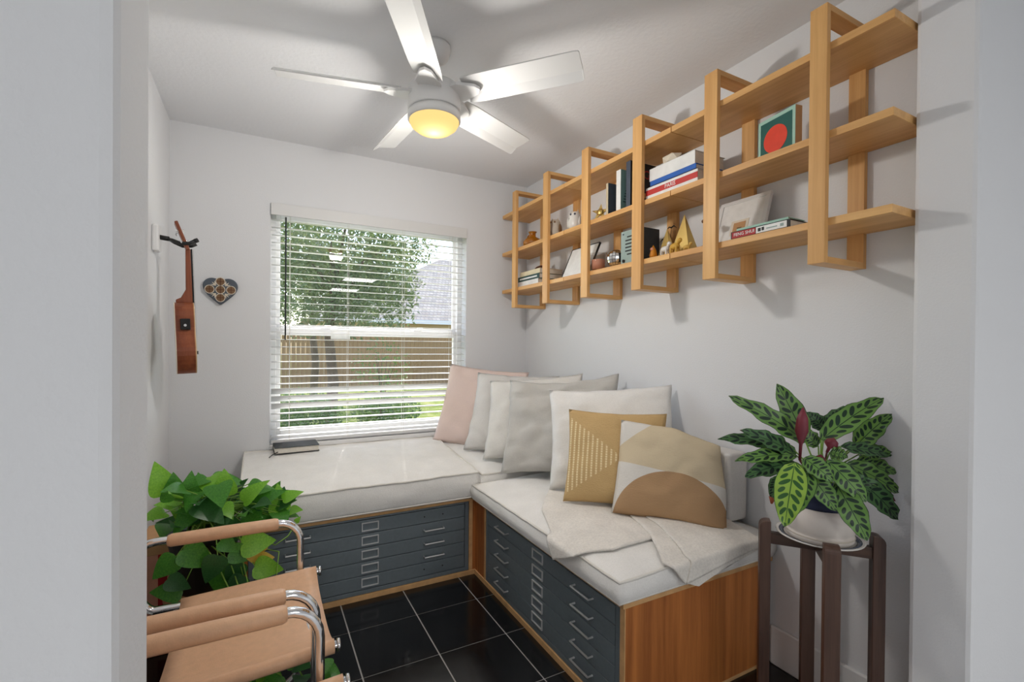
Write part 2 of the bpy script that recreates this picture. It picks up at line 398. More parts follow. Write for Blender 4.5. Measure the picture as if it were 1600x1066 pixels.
# next room
struct(MB().box(AX0-.1, AX1+.1, AY0-.1, YF0, H, H+.12).build('ceiling_next_room', 'ceiling'))
struct(MB().box(AX0-.1, AX0, AY0, YF1, -.1, H).build('wall_next_left', 'wall'))
struct(MB().box(AX1, AX1+.1, AY0, YF1, -.1, H).build('wall_next_right', 'wall'))
struct(MB().box(AX0-.1, AX1+.1, AY0-.1, AY0, -.1, H).build('wall_next_back', 'wall'))
def baseboard(name, x0, x1, y0, y1, h=.15):
    struct(MB().box(x0, x1, y0, y1, 0, h).build(name, 'trim', None, False, .006))
baseboard('baseboard_right', -.014, 0, -2.375, -1.905)
baseboard('baseboard_left', -W, -W+.014, -2.375, -.02)
baseboard('baseboard_back', -W+.014, -1.9, -.014, 0)

# ------------------------------------------------------------------ window
win = bpy.data.objects.new('window_1', None); COL.objects.link(win); struct(win); win.location = (0, 0, 0)
def frame_rect(mb, x0, x1, z0, z1, wd, y0, y1, wt=None, wb_=None):
    wt = wt or wd; wb_ = wb_ or wd
    mb.box(x0, x0+wd, y0, y1, z0, z1); mb.box(x1-wd, x1, y0, y1, z0, z1); mb.box(x0+wd, x1-wd, y0, y1, z0, z0+wb_); mb.box(x0+wd, x1-wd, y0, y1, z1-wt, z1); return mb
frame_rect(MB(), WX0, WX1, WZ0, WZ1, .035, .085, .15).build('window_frame', 'white_plastic', win, False, .003)
ZR = 1.315
us = frame_rect(MB(), WX0+.03, WX1-.03, ZR-.01, WZ1-.03, .028, .118, .142, .03, .045).build('upper_sash', 'white_plastic', win, False, .003)
ls = frame_rect(MB(), WX0+.03, WX1-.03, WZ0+.03, ZR+.02, .03, .092, .117, .045, .045).build('lower_sash', 'white_plastic', win, False, .003)
MB().box(WX0+.055, WX1-.055, .128, .132, ZR+.03, WZ1-.055).build('pane', 'pane', us)
MB().box(WX0+.057, WX1-.057, .103, .107, WZ0+.07, ZR-.02).build('pane', 'pane', ls)
for xk in (-1.43, -.82):
    MB().box(xk-.03, xk+.03, .086, .105, ZR+.02, ZR+.032).box(xk-.008, xk+.03, .08, .098, ZR+.032, ZR+.042).build('sash_lock', 'white_plastic', ls, False, .002)
MB().box(-1.40, -1.28, .0905, .0918, ZR-.045, ZR+.012).build('sash_sticker', 'white', ls)
MB().box(WX0, WX1, -.012, .09, WZ0-.02, WZ0+.004).build('window_sill', 'trim', win, False, .003)

# venetian blind
bl = thing('venetian_blind', 'white wide-slat venetian blind lowered over the window', 'blind', (0, 0, 0))
MB().box(WX0+.002, WX1-.002, -.016, -.004, 1.995, 2.066).build('valance', 'white_paint', bl, False, .003)
MB().box(WX0+.006, WX1-.006, .004, .058, 2.015, 2.058).build('headrail', 'white_paint', bl)
X0, X1 = WX0+.008, WX1-.008
HX = [X0+.10, X0+.44, X1-.44, X1-.10]
def slat_mesh():
    mb = MB(); cuts = [X0]
    for h in HX: cuts += [h-.008, h+.008]
    cuts.append(X1)
    ys = [(-.023, .0), (-.012, .001), (-.0025, .0014), (.0025, .0014), (.012, .001), (.023, 0)]
    for side in (0, 1):
        dz = .0 if side == 0 else -.0019
        o = len(mb.v)
        for x in cuts:
            for (y, z) in ys: mb.v.append((x, y, z+dz))
        for i in range(len(cuts)-1):
            for j in range(5):
                if i % 2 == 1 and j == 2: continue
                a = o+i*6+j; mb.f.append((a, a+6, a+7, a+1))
    n = len(cuts)*6
    for i in range(len(cuts)-1):
        for j in (0, 5): a = i*6+j; mb.f.append((a, a+6, a+6+n, a+n))
    for i in (0, len(cuts)-1):
        for j in range(5): a = i*6+j; mb.f.append((a, a+1, a+1+n, a+n))
    return mb.mesh('slat', 'slat_white', True)
sm = slat_mesh(); z = 1.975; k = 0; zs = []
while z > WZ0+.05:
    tilt = math.radians(3)
    if .83 < z < .955: tilt = math.radians(-50)
    link_mesh('slat', sm, bl, (0, .031, z), (tilt, 0, 0)); zs.append(z); z -= .0445; k += 1
MB().box(X0, X1, .008, .054, WZ0+.01, WZ0+.028).build('bottom_rail', 'white_paint', bl, False, .003)
for h in HX:
    for yy in (.006, .056): MB().tube([(h, yy, 2.02), (h, yy, WZ0+.02)], .0011, 5).build('ladder_cord', 'cord', bl)
MB().tube([(X0+.075, -.002, 1.99), (X0+.075, -.002, 1.26)], .0045, 7).build('tilt_wand', 'steel_dark', bl)

# ------------------------------------------------------------------ outside
GZ = -.2
struct(MB().box(-40, 50, .15, 70, GZ-.1, GZ).build('ground', 'lawn'))
fn = thing('wooden_fence', 'tan vertical-board garden fence beyond the lawn', 'fence', (0, 13, GZ))
pm = MB().box(-.068, .068, -.01, .01, .03, 1.85).mesh('plank', 'fence_wood')
for k in range(92): link_mesh('plank', pm, fn, (-4+k*.142+R.uniform(-.002, .002), R.uniform(-.006, .006), R.uniform(-.02, .01)))
for zz in (.35, 1.5): MB().box(-4.1, 9.2, .012, .05, zz, zz+.09).build('rail', 'fence_wood', fn)
hs = thing('neighbour_house', 'neighbouring house with grey shingle hip roof behind the fence', 'house', (0, 17, GZ))
MB().box(.9, 22, .6, 11, 0, 2.75).build('wall', 'stucco', hs)
rf = MB(); e = [(.0, 0, 2.6), (23, 0, 2.6), (23, 11.6, 2.6), (0, 11.6, 2.6), (7.6, 5.8, 6.55), (16, 5.8, 6.55)]
rf.v = e; rf.f = [(0, 1, 5, 4), (1, 2, 5), (2, 3, 4, 5), (3, 0, 4), (0, 3, 2, 1)]
rf.build('roof', 'roof', hs); MB().box(-.02, 23.02, -.03, .0, 2.42, 2.6).build('fascia', 'white_paint', hs)

def leafcloud(mb, c, rad, n, size, rng, droop=.3, aspect=.32):
    for _ in range(n):
        while True:
            p = Vector((rng.uniform(-1, 1), rng.uniform(-1, 1), rng.uniform(-1, 1)))
            if .12 < p.length < 1: break
        p = Vector((c[0]+p.x*rad[0], c[1]+p.y*rad[1], c[2]+p.z*rad[2]))
        d = Vector((rng.uniform(-1, 1), rng.uniform(-1, 1), rng.uniform(-1, 1)-droop)).normalized(); s = d.orthogonal().normalized()
        s.rotate(Matrix.Rotation(rng.uniform(0, 6.28), 3, d)); l = size*rng.uniform(.6, 1.3)
        o = len(mb.v); mb.v += [tuple(p), tuple(p+d*l*.45+s*l*aspect*.5), tuple(p+d*l), tuple(p+d*l*.45-s*l*aspect*.5)]; mb.f.append((o, o+1, o+2, o+3))
def tree(name, label, loc, trunk, blobs, n, size, seed, mat='tree_leaf'):
    t_ = thing(name, label, 'tree', loc); rg = random.Random(seed)
    tb = MB(); tb.tube(trunk, [.10, .09, .075, .06, .04][:len(trunk)], 8); tb.build('trunk', 'bark', t_, True)
    mb = MB()
    for (c, rad, wt) in blobs:
        br = MB().tube([trunk[-2], ((trunk[-2][0]+c[0])/2, (trunk[-2][1]+c[1])/2, (trunk[-2][2]+c[2])/2+.1), c], [.04, .025, .01], 6); br.build('branch', 'bark', t_, True)
        leafcloud(mb, c, rad, int(n*wt), size, rg)
    o = mb.build('foliage', mat, t_); o['kind'] = 'stuff'; return t_
tree('garden_tree', 'leafy green garden tree right outside the window', (-.75, 5.2, GZ), [(0, 0, 0), (.05, 0, .8), (-.02, .05, 1.6), (.05, 0, 2.4), (0, 0, 3.1)],
     [((-.35, .0, 2.3), (1.0, .8, .75), .22), ((.55, .1, 2.2), (1.0, .8, .7), .2), ((.0, 0, 3.2), (1.2, .9, .8), .22), ((1.15, .2, 3.3), (.85, .7, .45), .10), ((1.0, .1, 2.55), (.65, .7, .4), .08), ((-.9, .1, 3.2), (.8, .8, .8), .12), ((.4, 0, 4.2), (1.3, 1, .6), .1)], 15000, .10, 3)
tree('garden_tree', 'taller tree whose crown shows over the neighbouring roof', (3.2, 33.0, GZ), [(0, 0, 0), (.1, 0, 2), (0, .1, 3.5), (.1, 0, 5), (0, 0, 6)],
     [((0, 0, 6.6), (3.4, 2, 2.2), .5), ((-4, 0, 6.0), (3.4, 2, 3.2), .5)], 6000, .34, 5)
tree('garden_tree', 'dense dark tree between the window tree and the fence', (-.6, 9.6, GZ), [(0, 0, 0), (.05, 0, 1), (-.05, .05, 2.0), (.05, 0, 3), (0, 0, 4)],
     [((-.5, 0, 3.4), (1.6, 1.0, 1.3), .3), ((1.0, .1, 3.2), (1.3, 1.0, 1.1), .25), ((.2, 0, 5.0), (1.9, 1.1, 1.3), .3), ((2.0, .1, 3.7), (.8, .8, .7), .15)], 9000, .15, 9)
def shrub(label, loc, rad, n, seed):
    t_ = thing('garden_shrub', label, 'shrub', loc); rg = random.Random(seed); st = MB()
    for k in range(7):
        a = rg.uniform(0, 6.28); st.tube([(0, 0, 0), (math.cos(a)*rad[0]*.4, math.sin(a)*rad[1]*.4, rad[2]*.9), (math.cos(a)*rad[0]*.7, math.sin(a)*rad[1]*.7, rad[2]*1.5)], [.012, .009, .004], 5)
    st.build('stem', 'bark', t_, True); mb = MB(); leafcloud(mb, (0, 0, rad[2]), rad, n, .085, rg, -.3, .45); o = mb.build('foliage', 'shrub_leaf', t_); o['kind'] = 'stuff'
shrub('low dark green shrub in the shade under the garden tree', (-1.35, 4.6, GZ), (.75, .6, .36), 2200, 11)
shrub('low loose shrub at the edge of the sunny lawn', (.15, 4.9, GZ), (.6, .5, .30), 1500, 12)
shrub('wispy shrub standing in front of the fence', (.9, 8.5, GZ), (.8, .5, .8), 520, 13)

# ------------------------------------------------------------------ plywood bench and flat-file cabinets
XB0, XB1, YB = -1.866, -0.775, -0.752      # back run: left side, right side, front
XR, YR0, YR1 = -0.758, -1.903, -0.885      # right run: front, near end, inner end of the cabinet
ZT0, ZT1 = .398, .418
bn = thing('plywood_bench', 'L-shaped plywood bench frame built around the two flat-file cabinets', 'bench', (0, 0, 0))
MB().box(XB0, -.002, YB-.004, -.002, ZT0, ZT1).build('top_panel', 'ply_edge', bn, False, .002)
MB().box(XR-.012, -.002, YR0-.003, YB-.004, ZT0, ZT1).build('top_panel', 'ply_edge', bn, False, .002)
MB().box(XB0, XB0+.02, YB, -.016, .0, ZT0).build('side_panel', 'ply_z', bn)
MB().box(XB1-.020, XB1, YB-.002, -.016, .0, ZT0).build('side_panel', 'ply_edge', bn)
MB().box(XR, XR+.018, YR1+.014, YB-.001, .024, ZT0).build('corner_panel', 'ply_z', bn)
MB().box(XB1, XR+.018, YB, YB+.018, .024, ZT0).build('corner_panel', 'ply_z', bn)
MB().box(XR-.003, -.4, YR1, YR1+.014, .0, ZT0).build('side_panel', 'ply_edge', bn)
MB().box(XR-.002, -.016, YR0, YR0+.02, .0, ZT0).build('end_panel', 'ply_z', bn)
MB().box(XR-.004, XR-.0, YR0-.001, YR0+.02, .0, ZT0).build('edge_band', 'ply_edge', bn)
MB().box(XR, -.016, YR0-.002, YR0, .0, .012).build('edge_band', 'ply_edge', bn)
MB().box(XB0, XR, YB-.006, YB+.05, .0, .024).build('plinth', 'ply_edge', bn)
MB().box(XR-.006, XR+.05, YR0+.02, YB-.006, .0, .024).build('plinth', 'ply_edge', bn)

def flat_file(label, loc, rz, wd, hasR, hasL):
    # local: front at y=0 facing -y, width along x centred, body behind
    t_ = thing('flat_file_cabinet', label, 'cabinet', loc, rz)
    hw = wd/2; zb, zt, th = .026, .396, .0
    b_ = MB(); b_.box(-hw, hw, .012, .62, zb, zt); b_.box(-hw, -hw+.022, -.001, .012, zb, zt); b_.box(hw-.022, hw, -.001, .012, zb, zt)
    b_.box(-hw+.022, hw-.022, -.001, .012, zb, zb+.020); b_.box(-hw+.022, hw-.022, -.001, .012, zt-.008, zt)
    b_.build('body', 'steel_grey', t_, False, .0015)
    z0, z1 = zb+.022, zt-.010; dh = (z1-z0)/5
    for k in range(5):
        zz0, zz1 = z1-(k+1)*dh+.0016, z1-k*dh-.0016
        d_ = MB().box(-hw+.025, hw-.025, -.001, .011, zz0, zz1).build('drawer', 'steel_grey', t_, False, .0015)
        zc = (zz0+zz1)/2; lw, lh, e_ = .041, .021, .0045
        lb = MB(); lb.box(-lw, lw, -.006, -.001, zc+lh-e_, zc+lh); lb.box(-lw, lw, -.006, -.001, zc-lh, zc-lh+e_); lb.box(-lw, -lw+e_, -.006, -.001, zc-lh+e_, zc+lh-e_); lb.box(lw-e_, lw, -.006, -.001, zc-lh+e_, zc+lh-e_)
        lb.build('label_holder', 'label_metal', d_)
        for sgn, has in ((1, hasR), (-1, hasL)):
            xh = sgn*wd*.31
            if k in has:
                hd = MB().tube([(xh-.052, -.001, zc), (xh-.052, -.022, zc), (xh+.052, -.022, zc), (xh+.052, -.001, zc)], .0038, 6); hd.build('handle', 'label_metal' if False else 'nickel', d_)
            else:
                for q in (-.05, .05): MB().tube([(xh+q, -.0018, zc), (xh+q, -.0005, zc)], .004, 8).build('screw_hole', 'black_metal', d_)
    return t_
flat_file('charcoal steel flat-file cabinet with five shallow drawers under the window cushion', ((XB0+.02+XB1-.02)/2, YB, 0), 0, XB1-XB0-.044, (1, 2, 3), (0, 1, 2, 3))
flat_file('blue-grey steel flat-file cabinet with five shallow drawers ending at the plywood end panel', (XR, (YR0+.02+YR1)/2, 0), -PI/2, YR1-YR0-.024, range(5), range(5))

# ------------------------------------------------------------------ seat cushions
def cushion(name, label, x0, x1, y0, y1, z0, topf, crown, side_mat, top_mat, pip=True, seed=0, wr=.004):
    t_ = thing(name, label, 'seat cushion', ((x0+x1)/2, (y0+y1)/2, z0)); cx, cy = (x0+x1)/2, (y0+y1)/2
    def warp(s): return .5-.5*math.cos(PI*s) if False else s+.06*math.sin(2*PI*s)*-1
    nx, ny = max(8, int((x1-x0)/.035)), max(8, int((y1-y0)/.035))
    def tz(x, y):
        d = min(x-x0, x1-x, y-y0, y1-y); return topf(x, y)+crown*(max(0, min(1, d/.16))**.55)+wr*noise.noise(Vector((x*5+seed, y*9, seed)))+.6*wr*noise.noise(Vector((x*14+seed, y*24, seed*2)))
    mb = MB(); mb.grid(lambda a, c: (x0+(x1-x0)*a-cx, y0+(y1-y0)*c-cy, tz(x0+(x1-x0)*a, y0+(y1-y0)*c)-z0), nx, ny)
    mb.build('cover_top', top_mat, t_, True)
    ring = [(x0+(x1-x0)*i/nx, y0) for i in range(nx)]+[(x1, y0+(y1-y0)*i/ny) for i in range(ny)]+[(x1-(x1-x0)*i/nx, y1) for i in range(nx)]+[(x0, y1-(y1-y0)*i/ny) for i in range(ny)]
    m = len(ring); sd = MB(); K = 7
    for k in range(K+1):
        f = k/K
        for (x, y) in ring:
            zt_ = tz(x, y); bul = .010*math.sin(PI*f)+.004*noise.noise(Vector((x*7, y*7, f*3+seed)))*math.sin(PI*f)
            nx_ = -1 if x <= x0+1e-6 else (1 if x >= x1-1e-6 else 0); ny_ = -1 if y <= y0+1e-6 else (1 if y >= y1-1e-6 else 0)
            sd.v.append((x+nx_*bul-cx, y+ny_*bul-cy, (zt_-z0)*(1-f)))
    for k in range(K):
        for i in range(m): a = k*m+i; b_ = k*m+(i+1) % m; sd.f.append((a, b_, b_+m, a+m))
    sd.f.append(tuple(K*m+i for i in range(m)))
    sd.build('cover_side', side_mat, t_, True)
    if pip:
        MB().tube([(x-cx, y-cy, tz(x, y)-z0) for (x, y) in ring], .005, 6, True).build('piping', 'piping', t_, True)
        MB().tube([(x-cx, y-cy, .005) for (x, y) in ring], .004, 6, True).build('piping', 'piping', t_, True)
    return t_
def back_top(x, y): return .552+.056*max(0, min(1, (y+.77)/.6))
cushion('window_mattress', 'long piped linen mattress cushion in front of the window', -1.88, -.749, -.772, -.012, ZT1+.001, back_top, .012, 'linen_light', 'linen_light', True, 1, .006)
cushion('corner_cushion', 'square linen cushion in the corner under the pink pillow', -.727, -.012, -.768, -.012, ZT1+.001, lambda x, y: .535+.055*max(0, min(1, (y+.77)/.6)), .02, 'linen_light', 'linen_light', True, 2)
RX0, RY0, RY1 = -.792, -1.912, -.790
def right_top(x, y): return .492+.012*max(0, min(1, (x-RX0)/.5))
cushion('bench_mattress', 'piped linen mattress cushion on the bench along the shelf wall', RX0, -.012, RY0, RY1, ZT1+.001, right_top, .036, 'linen_light', 'linen_light', True, 3)
def RTOP(x, y):
    d = max(0, min(x-RX0, -.012-x, y-RY0, RY1-y)); return right_top(x, y)+.036*min(1, d/.16)**.55+.0035

# bolster standing against the wall
bo = thing('back_bolster', 'pale linen box bolster standing against the wall behind the moon cushion', 'bolster', (-.075, -1.47, .532))
def rbox(mb, hx, hy, hz, rnd, n=5):
    bm = bmesh.new(); bmesh.ops.create_cube(bm, size=1)
    for v in bm.verts: v.co = Vector((v.co.x*2*hx, v.co.y*2*hy, (v.co.z+.5)*2*hz))
    bmesh.ops.bevel(bm, geom=bm.edges[:], offset=rnd, segments=n, affect='EDGES', profile=.6)
    bm.verts.ensure_lookup_table(); o = len(mb.v); mb.v += [tuple(v.co) for v in bm.verts]; mb.f += [tuple(o+v.index for v in f.verts) for f in bm.faces]; bm.free(); return mb
rbox(MB(), .058, .34, .138, .02).build('cover', 'linen_grey', bo, True)
for yy in (-.318, .318):
    MB().tube([(-.055, yy, .02), (-.055, yy, .255), (.05, yy, .27)], .004, 6).build('piping', 'piping', bo, True)

# ------------------------------------------------------------------ pillows
PILL = []
def pillow(name, label, BL, ang, lean, w_, h_, rol_, mat, th=.12, seed=0, wr=.006, n=26, slump=0, group=None, sharp=.06, skew=(0, 0)):
    ex = Vector((math.cos(ang), math.sin(ang), 0)); nn = Vector((-math.sin(ang), math.cos(ang), 0)); up = Vector((0, 0, 1))*math.cos(lean)+nn*math.sin(lean)
    e1 = ex*math.cos(rol_)+up*math.sin(rol_); e2 = up*math.cos(rol_)-ex*math.sin(rol_); e3 = e1.cross(e2)
    C_ = Vector(BL)+e1*w_/2+e2*h_/2
    mb = MB(); idx = {}
    for side in (1, -1):
        for i in range(n+1):
            for j in range(n+1):
                s, t_ = -1+2*i/n, -1+2*j/n; bd = i in (0, n) or j in (0, n)
                if bd and side == -1: idx[(-1, i, j)] = idx[(1, i, j)]; continue
                prof = max(0, (1-abs(s)**2.4)*(1-abs(t_)**2.4))**.52
                if not bd: prof = max(prof, .10)
                x = s*w_/2*(1-sharp*(1-t_*t_)); y = t_*h_/2*(1-sharp*(1-s*s))
                if s > 0 and t_ > -.2: q_ = s*(t_+.2)/1.2; x -= skew[0]*q_; y -= skew[1]*q_
                if slump: y -= slump*max(0, t_)*(1-s*s)*h_
                z = side*th/2*prof*(1+.25*(-t_))
                rdg = 1-2*abs(noise.noise(Vector((s*1.6+t_*1.1+seed*3, t_*1.5-s*.8, seed*1.7+side)))); rdg = max(0, rdg-.55)*2.2
                wv = wr*(noise.noise(Vector((s*2.2+seed, t_*2.2, seed+side)))*1.4+noise.noise(Vector((s*5+seed, t_*7, seed*3+side)))*.6-rdg*1.3)
                if not bd: z += wv*min(1, prof*2)
                x += .4*wr*noise.noise(Vector((seed, t_*4, s))); y += .4*wr*noise.noise(Vector((s*4, seed, t_)))
                idx[(side, i, j)] = len(mb.v); mb.v.append((x, y, z))
    for side in (1, -1):
        for i in range(n):
            for j in range(n):
                q4 = (idx[(side, i, j)], idx[(side, i+1, j)], idx[(side, i+1, j+1)], idx[(side, i, j+1)]); mb.f.append(q4 if side == 1 else q4[::-1])
    mb.keep = True
    o = mb.build(name, mat, None, True)
    o.matrix_world = Matrix.Translation(C_) @ Matrix((e1, e2, e3)).transposed().to_4x4()
    PILL.append((o, e3)); return tag(o, label, 'pillow', group)
pillow('pillow', 'blush pink linen pillow under the window corner', (-.79, -.128, .60), -.754, .367, .565, .548, -.091, 'linen_pink', .095, 1)
pillow('pillow', 'grey linen pillow between the pink pillow and a paler one', (-.681, -.399, .592), -.757, .467, .545, .523, -.026, 'linen_grey', .095, 2, .012)
pillow('pillow', 'palest linen pillow standing third in the row after the pink one', (-.650, -.612, .573), -.867, .5, .585, .505, .119, 'linen_pale', .11, 3, .010)
pillow('pillow', 'large slouching grey linen pillow with a creased top fold', (-.645, -.823, .546), -.893, .485, .634, .554, .1, 'linen_mid', .16, 4, .016, 30, .04)
pillow('pillow', 'big oatmeal linen pillow right behind the mustard cushion', (-.559, -1.164, .541), -.807, .379, .601, .50, .09, 'linen_light', .14, 5, .011)
pillow('pillow', 'mustard woven cushion with cream dashed triangle stripes', (-.607, -1.347, .550), -.80, .35, .432, .415, .004, 'mustard_weave', .12, 6, .004)
pillow('pillow', 'woven cushion with a brown half moon on sand and white', (-.512, -1.552, .552), -.773, .365, .43, .39, -.081, 'moon_weave', .14, 7, .005, 26, 0, None, .03, (.035, .055))

# ------------------------------------------------------------------ throw blanket draped over the bench mattress
def cl(u, v, s):
    if s == 't': q = pZ(u, v, .545); return (q.x, q.y)
    if s == 'f': q = pX(u, v, RX0-.022); return (RX0-.012-(.498-q.z), q.y)
    q = pY(u, v, RY0-.022); return (q.x, RY0-.012-(.498-q.z))
def drape(x, y, lift):
    x = min(x, -.140)
    zx, zy = max(RX0, x), max(RY0, y); z = RTOP(max(zx, RX0+.001), max(zy, RY0+.001))+lift
    ox, oy = max(0, RX0-x), max(0, RY0-y); px, py = zx, zy
    for o_, ax in ((ox, 0), (oy, 1)):
        if o_ > 0:
            rr = .016; a = min(o_/rr, PI/2); hx = rr*math.sin(a)+lift; dz = rr*(1-math.cos(a))+max(0, o_-rr*PI/2); z -= dz
            if ax == 0: px = RX0-hx-.004
            else: py = RY0-hx-.004
    return Vector((px, py, z))
th_ = thing('throw_blanket', 'cream knitted throw draped under the cushions and over the bench edge', 'blanket', (-.55, -1.6, .54))
def lerpoly(P, s):
    f = s*(len(P)-1); i = min(int(f), len(P)-2); f -= i
    return (P[i][0]*(1-f)+P[i+1][0]*f, P[i][1]*(1-f)+P[i+1][1]*f)
def layer(Lp, Rp, lift, seed):
    Lp = [cl(*q) for q in Lp]; Rp = [cl(*q) for q in Rp]; O = Vector((-.55, -1.6, .54))
    def fn(a, c):
        p, q = lerpoly(Lp, a), lerpoly(Rp, a); x, y = p[0]*(1-c)+q[0]*c, p[1]*(1-c)+q[1]*c
        v = drape(x, y, lift+.006*max(0, noise.noise(Vector((x*9+seed, y*9, seed))))+.003*max(0, noise.noise(Vector((x*30, y*30, seed))))); return v-O
    o = MB().grid(fn, 40, 34).build('fold', 'throw', th_, True)
    s_ = o.modifiers.new('thick', 'SOLIDIFY'); s_.thickness = .006; s_.offset = 0
layer([(858, 764, 't'), (846, 790, 't'), (851, 830, 'f'), (866, 876, 'f')], [(955, 783, 't'), (1022, 838, 't'), (960, 852, 't'), (897, 872, 'f')], .004, 1)
layer([(955, 780, 't'), (1015, 835, 't'), (1045, 885, 'e'), (1066, 916, 'e'), (1088, 921, 'e')], [(1120, 780, 't'), (1188, 805, 't'), (1196, 835, 't'), (1190, 860, 'e'), (1115, 902, 'e')], .009, 2)
layer([(965, 780, 't'), (1040, 833, 't'), (1092, 876, 't')], [(1110, 778, 't'), (1184, 806, 't'), (1188, 834, 't')], .014, 3)

# pillows give way where they press on a cushion, on the throw, on the bolster or on the pillow in front of them
from mathutils.bvhtree import BVHTree
bpy.context.view_layer.update()
def bvh(objs):
    V, F = [], []
    for o in objs:
        n = len(V); V += [o.matrix_world @ v.co for v in o.data.vertices]; F += [[n+i for i in p.vertices] for p in o.data.polygons]
    return BVHTree.FromPolygons(V, F)
def parts(*names): return [c for n in names for c in bpy.data.objects[n].children if c.type == 'MESH']
SUP = bvh([c for c in parts('window_mattress', 'corner_cushion', 'bench_mattress', 'throw_blanket')])
BOL = bvh(parts('back_bolster')[:1])
def inside(tr, p):
    n = 0
    for d in (Vector((.31, .17, .935)), Vector((-.61, .5, .615)), Vector((.2, -.9, .387))):
        c, q = 0, p.copy()
        for _ in range(24):
            h = tr.ray_cast(q, d)
            if h[0] is None: break
            c += 1; q = h[0]+d*1e-5
        n += c % 2
    return n >= 2
def settle(o):
    M, Mi = o.matrix_world, o.matrix_world.inverted()
    for v in o.data.vertices:
        p = M @ v.co; h = SUP.ray_cast(Vector((p.x, p.y, .75)), Vector((0, 0, -1)))[0]
        if h and p.z < h.z-.003: p.z = h.z-.003
        p.x = min(p.x, -.004); p.y = min(p.y, -.004); v.co = Mi @ p
def press(back_, front, nrm, tr=None):
    tr = tr or bvh([front]); M, Mi = back_.matrix_world, back_.matrix_world.inverted(); d = -nrm
    for v in back_.data.vertices:
        p = M @ v.co
        if inside(tr, p):
            h = tr.ray_cast(p, d)[0]
            if h: v.co = Mi @ (h-d*.002)
for o_, _ in PILL: settle(o_)
press(PILL[4][0], None, Vector((1, 0, 0)), BOL); press(PILL[6][0], None, Vector((1, 0, 0)), BOL)
for k in range(6, 0, -1): press(PILL[k-1][0], PILL[k][0], PILL[k][1])
for o_, _ in PILL: settle(o_)

# ------------------------------------------------------------------ book on the window mattress
def book(name, label, loc, rz, w_, d_, t_, cover, pages='paper', spine='+x', parent=None, group=None, lift=True):
    # local: w along x, d along y, thickness z; spine on the chosen side
    b_ = thing(name, label, 'book', loc, rz, group)
    c = .0025
    cv = MB(); cv.box(-w_/2, w_/2, -d_/2, d_/2, 0, c); cv.box(-w_/2, w_/2, -d_/2, d_/2, t_-c, t_)
    if spine == '+x': cv.box(w_/2-c, w_/2, -d_/2, d_/2, c, t_-c); pg = (-w_/2+.005, w_/2-c, -d_/2+.004, d_/2-.004)
    elif spine == '-x': cv.box(-w_/2, -w_/2+c, -d_/2, d_/2, c, t_-c); pg = (-w_/2+c, w_/2-.005, -d_/2+.004, d_/2-.004)
    elif spine == '+y': cv.box(-w_/2, w_/2, d_/2-c, d_/2, c, t_-c); pg = (-w_/2+.004, w_/2-.004, -d_/2+.005, d_/2-c)
    else: cv.box(-w_/2, w_/2, -d_/2, -d_/2+c, c, t_-c); pg = (-w_/2+.004, w_/2-.004, -d_/2+c, d_/2-.005)
    cv.build('cover', cover, b_, False, .0006); MB().box(*pg, c, t_-c).build('pages', pages, b_)
    return b_
b_ = book('book', 'black hardback book with ribbon lying by the window', (-1.615, -.115, .622), .03, .235, .165, .034, 'black', 'paper', '+y')
MB().tube([(-.10, -.08, .012), (-.125, -.10, .006), (-.145, -.115, -.006)], .0025, 5).build('ribbon', 'black', b_)

# ------------------------------------------------------------------ wall shelves
SZ = (2.184, 1.911, 1.640); ST = .024
MODS = [(-.038, -.801, ((-.219, -.270), (-.607, -.662)), 'oak wall shelf unit next to the window wall corner'),
        (-.8045, -1.583, ((-.990, -1.047), (-1.375, -1.434)), 'middle oak wall shelf unit holding the candle and the standing books'),
        (-1.5865, -2.368, ((-1.766, -1.823), (-2.156, -2.206)), 'oak wall shelf unit holding the painted panel with the red disc')]
for (ya, yb, frs, lab) in MODS:
    yc = (ya+yb)/2; t_ = thing('wall_shelf', lab, 'shelf', (0, yc, 1.5))
    for zt in SZ: MB().box(-.229, -.001, yb-yc, ya-yc, zt-ST-1.5, zt-1.5).build('shelf_board', 'oak_y', t_, False, .0012)
    for (fa, fb) in frs:
        f0, f1 = fb-yc, fa-yc
        p_ = MB().box(-.249, -.2292, f0, f1, 0, .801).build('frame_post', 'oak_z', t_, False, .0012)
        MB().box(-.0205, -.0005, f0+.0005, f1-.0005, .0, .801).build('frame_post', 'oak_z', t_, False, .0012)
        MB().box(-.2292, -.0205, f0, f1, .781, .801).build('frame_bar', 'oak_x', t_, False, .0012)
        MB().box(-.2292, -.0205, f0, f1, 0, .020).build('frame_bar', 'oak_x', t_, False, .0012)
S1, S2, S3 = SZ
# ---- shelf books
def flatbook(label, y0, y1, x0, x1, z, t_, cover, group=None):   # lying, spine towards the room (-x)
    return book('book', label, ((x0+x1)/2, (y0+y1)/2, z), 0, x1-x0, y0-y1, t_, cover, 'paper', '-x', None, group)
flatbook('white paperback at the bottom of the stack under the dark green book', -.215, -.490, -.205, -.02, S3, .036, 'white')
bk = flatbook('dark green book with pale spine lettering in the corner stack', -.225, -.50, -.203, -.02, S3+.036, .034, 'darkgreen')
RS = Matrix(((0, 0, -1, 0), (-1, 0, 0, 0), (0, 1, 0, 0), (0, 0, 0, 1)))   # text on a spine facing -x, reading towards the camera side
def spine_text(bk, body, size, x, y, z, mat): text('lettering', body, size, Matrix.Translation((x, y, z)) @ RS, mat, bk)
MB().box(-.0926, -.0915, -.11, .11, .012, .022).build('spine_band', 'white', bk)
flatbook('cream hardback on top of the corner stack', -.245, -.50, -.198, -.02, S3+.070, .032, 'cream')
fg = thing('carved_figure', 'dark brown carved reclining figure on the book stack', 'figurine', (-.12, -.395, S3+.102))
